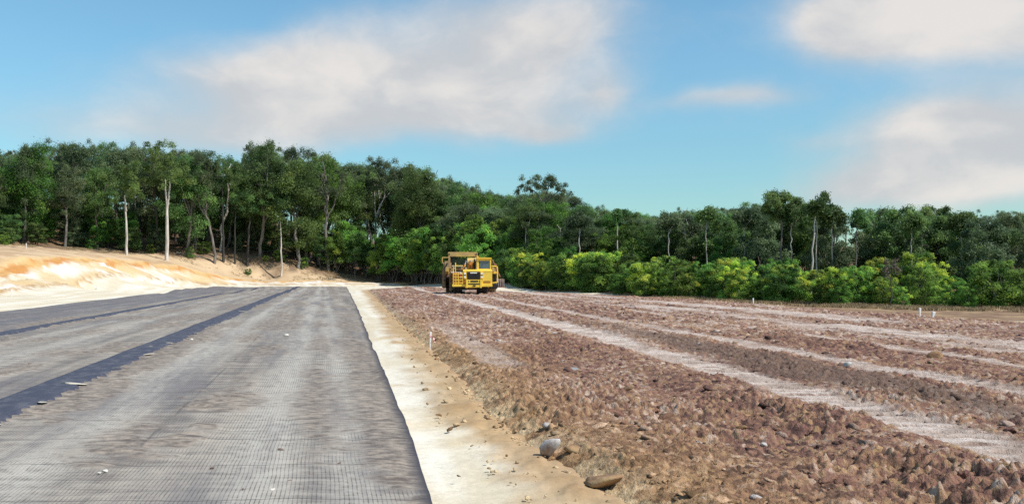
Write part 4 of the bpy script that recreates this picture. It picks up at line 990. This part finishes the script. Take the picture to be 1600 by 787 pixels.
for x in (-.50, .46): Part().rod((x, -.325, 1.245), (x, -.29, 1.245), .055, 12).build('tow_hole', M_blk, bp)
Part().box(-.56, .50, -.325, -.302, .97, 1.06, .01).build('slot', M_blk, bp)
Part().rod((-.12, -.36, .86), (.12, -.36, .86), .05, 10).box(-.10, .10, -.38, -.30, .80, .85, .01).build('tow_hitch', M_blk, bp)
Part().box(-.74, -.56, -.34, -.02, .66, 1.40, .02).box(.50, .66, -.34, -.02, .66, 1.40, .02).build('bumper_post', M_yel, bp)
ld = Part()
for x in (-1.85, -1.62, -1.40): ld.rod((x, -.03, .96), (x, -.03, 2.03), .028)
for i in range(4): ld.rod((-1.86, -.04, 1.10 + .26 * i), (-1.02, -.04, 1.10 + .26 * i), .026)
ld.rod((-1.02, -.03, .96), (-1.02, -.03, 2.03), .028)
ld.build('ladder', M_yel, mach)
Part().path([(-1.66, .2, 2.0), (-1.66, .2, 2.86), (-1.66, 1.6, 2.86), (-1.66, 1.6, 2.0)], .035).path([(-1.86, .25, 2.0), (-1.86, .25, 2.62), (-1.02, .25, 2.62)], .03).build('guard_rail', M_yel, mach)
Part().box(-1.98, -.98, .3, 2.6, 2.55, 2.63, .02).box(-2.05, -1.0, .2, 2.6, 1.98, 2.06, .02).build('platform', M_white, mach)
# cab
cab = Part().box(.24, .40, .55, .70, 2.20, 3.22, .02).box(1.38, 1.50, .55, .70, 2.20, 3.22, .02).box(.24, .36, 2.0, 2.15, 2.2, 3.22, .02).box(1.38, 1.50, 2.0, 2.15, 2.2, 3.22, .02).box(.26, 1.48, .58, 2.1, 2.18, 2.36, .02).box(.30, 1.42, .60, .68, 3.04, 3.24, .02).build('cab', M_yel, mach)
Part().box(.40, 1.385, .60, .625, 2.34, 3.06, .008).build('windscreen', M_glass, cab)
Part().box(1.43, 1.455, .70, 2.0, 2.34, 3.10, .005).build('side_window', M_glass, cab)
Part().box(.28, .305, .70, 2.0, 2.34, 3.10, .005).build('side_window', M_glass, cab)
Part().box(.36, 1.4, 1.98, 2.0, 2.34, 3.1, .005).build('rear_window', M_glass, cab)
Part().box(.16, 1.56, .42, 2.25, 3.20, 3.33, .05).build('roof', M_yel, cab)
Part().rod((.30, .9, 3.32), (.30, .9, 3.44), .075, 12).rod((.30, .9, 3.44), (.30, .9, 3.53), .07, 12, .03).build('beacon', M_amb, cab)
Part().rod((.50, .55, 2.36), (.78, .57, 2.80), .012, 6).build('wiper', M_blk, cab)
Part().box(.7, 1.15, 1.2, 1.35, 2.36, 2.98, .06).box(.7, 1.15, .95, 1.4, 2.30, 2.44, .05).build('seat', M_blk, cab)
# gooseneck, hydraulics, hoses
Part().prism([(2.2, 1.2), (2.2, 2.9), (2.9, 3.35), (4.6, 3.30), (5.0, 2.9), (4.6, 2.7), (3.1, 2.75), (2.9, 1.2)], -.62, .12, .03).build('gooseneck', M_yeld, mach)
for a_, b_, nm in (((-1.02, 1.2, 2.15), (-.72, 2.4, 3.05), 'hydraulic_cylinder'), ((-.10, 1.0, 2.25), (-.35, 2.3, 3.1), 'hydraulic_cylinder'), ((.05, 2.0, 2.3), (.12, 2.6, 3.35), 'hydraulic_cylinder')):
    cyl = Part().rod(a_, (Vector(a_) * .4 + Vector(b_) * .6), .11, 14).build(nm, M_org, mach)
    Part().rod((Vector(a_) * .4 + Vector(b_) * .6), b_, .055, 10).build('piston_rod', M_steel, cyl)
Part().box(-.62, -.05, .9, 1.6, 2.30, 2.95, .12).box(-.50, -.12, .7, 1.0, 2.62, 2.98, .08).build('valve_block', M_org, mach)
for k in range(4):
    x0 = -.85 + k * .28; Part().path([(x0, .8, 2.25), (x0 - .08, .8, 2.65), (x0 + .05, 1.1, 2.95), (x0 + .25, 1.6, 3.05)], .032).build('hose', M_blk, mach)
Part().rod((.05, 1.0, 2.28), (.05, 1.0, 3.05), .085, 12).rod((.05, 1.0, 3.02), (.05, 1.0, 3.22), .06, 12).build('exhaust_pipe', M_blk, mach)
Part().box(-1.75, -1.05, 1.0, 2.3, 2.06, 2.5, .15).build('air_cleaner', M_mud, mach)
# bowl with its apron and high top frame
tf = Part().box(-2.45, .38, 6.1, 6.45, 3.52, 3.98, .05).build('top_frame', M_yeld, mach)
for x in (-2.32, .25): Part().rod((x, 6.06, 3.77), (x, 6.11, 3.77), .07, 12).build('pin', M_blk, tf)
for x in (-2.42, .22): Part().box(x, x + .17, 6.1, 6.4, 2.4, 3.56, .02).build('frame_post', M_yeld, tf)
for i in range(4): Part().box(-2.25, .22, 6.22, 6.30, 2.75 + i * .19, 2.85 + i * .19, .01).build('frame_slat', M_blk, tf)
Part().prism([(4.8, .55), (4.8, 1.5), (5.6, 2.45), (9.6, 2.55), (9.6, .7), (5.4, .4)], -1.95, 1.55, .03).build('bowl', M_mud, mach)
Part().prism([(4.3, .60), (4.45, 1.9), (4.9, 2.3), (5.1, 2.2), (4.75, .6)], -1.9, 1.5, .03).build('apron', M_yeld, mach)
for x in (-2.62, 1.60):
    arm = Part().prism([(3.2, 2.1), (3.2, 2.5), (5.2, 2.3), (8.0, 1.6), (8.0, 1.1), (5.2, 1.7)], x, x + .28, .03).build('draft_arm', M_yeld, mach)
Part().box(-2.75, -1.7, 5.0, 5.6, 1.75, 2.45, .12).box(-2.85, -2.1, 4.6, 5.5, 2.25, 3.10, .14).box(-2.7, -2.0, 4.4, 5.0, 1.55, 1.9, .1).build('mud_caked_frame', M_mud, mach)
Part().rod((-2.78, 4.3, 1.25), (-2.45, 4.5, 1.95), .07).rod((-2.74, 4.4, 2.35), (-2.45, 4.4, 2.9), .07).build('strut', M_blk, mach)
Part().path([(-2.95, 4.9, 2.9), (-2.95, 4.9, 3.42), (-2.25, 4.9, 3.42), (-2.25, 4.9, 2.9)], .045).build('hand_rail', M_yeld, mach)
Part().box(-2.98, -2.62, 5.0, 8.4, .55, 2.45, .08).build('bowl_side', M_mud, mach)
Part().box(-2.25, -1.95, 2.6, 4.2, .30, 2.05, .08).build('mud_flap', M_mud, mach)
Part().box(-.85, .25, 1.2, 1.9, .75, 1.25, .08).rod((-1.7, 1.55, 1.14), (1.1, 1.55, 1.14), .16, 14).build('axle', M_blk, mach)
Part().box(-1.05, -.78, .6, .75, .32, .50, .03).build('step', M_white, mach)
# right hand frame and toothed plate
sf = Part().path([(1.62, 3.4, 2.60), (2.08, 3.4, 2.60), (2.16, 3.4, 2.45), (2.16, 3.4, 1.12), (1.6, 3.4, 1.05)], .06).box(1.6, 2.12, 3.35, 3.5, 1.92, 2.10, .03).build('side_frame', M_yel, mach)
Part().box(1.58, 2.05, 3.5, 3.9, 1.15, 1.9, .04).build('tank', M_blk, sf)
Part().rod((1.75, 5.5, 3.2), (2.5, 5.6, 1.6), .07).rod((1.62, 5.5, 2.9), (2.2, 5.6, 2.75), .05).build('stay', M_rust, mach)
tp = Part().box(2.05, 2.95, 5.3, 5.45, .62, .74, .02).box(2.10, 2.86, 5.42, 5.50, .70, 1.45, .02, Matrix.Rotation(-.12, 4, 'X')).build('toothed_plate', M_rust, mach)
for k in range(5): Part().box(2.12 + k * .17, 2.20 + k * .17, 5.27, 5.38, .72, 1.48 - .02 * k, .015).build('tooth', M_steel, tp)
Part().box(1.5, 2.2, 4.0, 6.0, .50, .95, .06).build('under_frame', M_blk, mach)
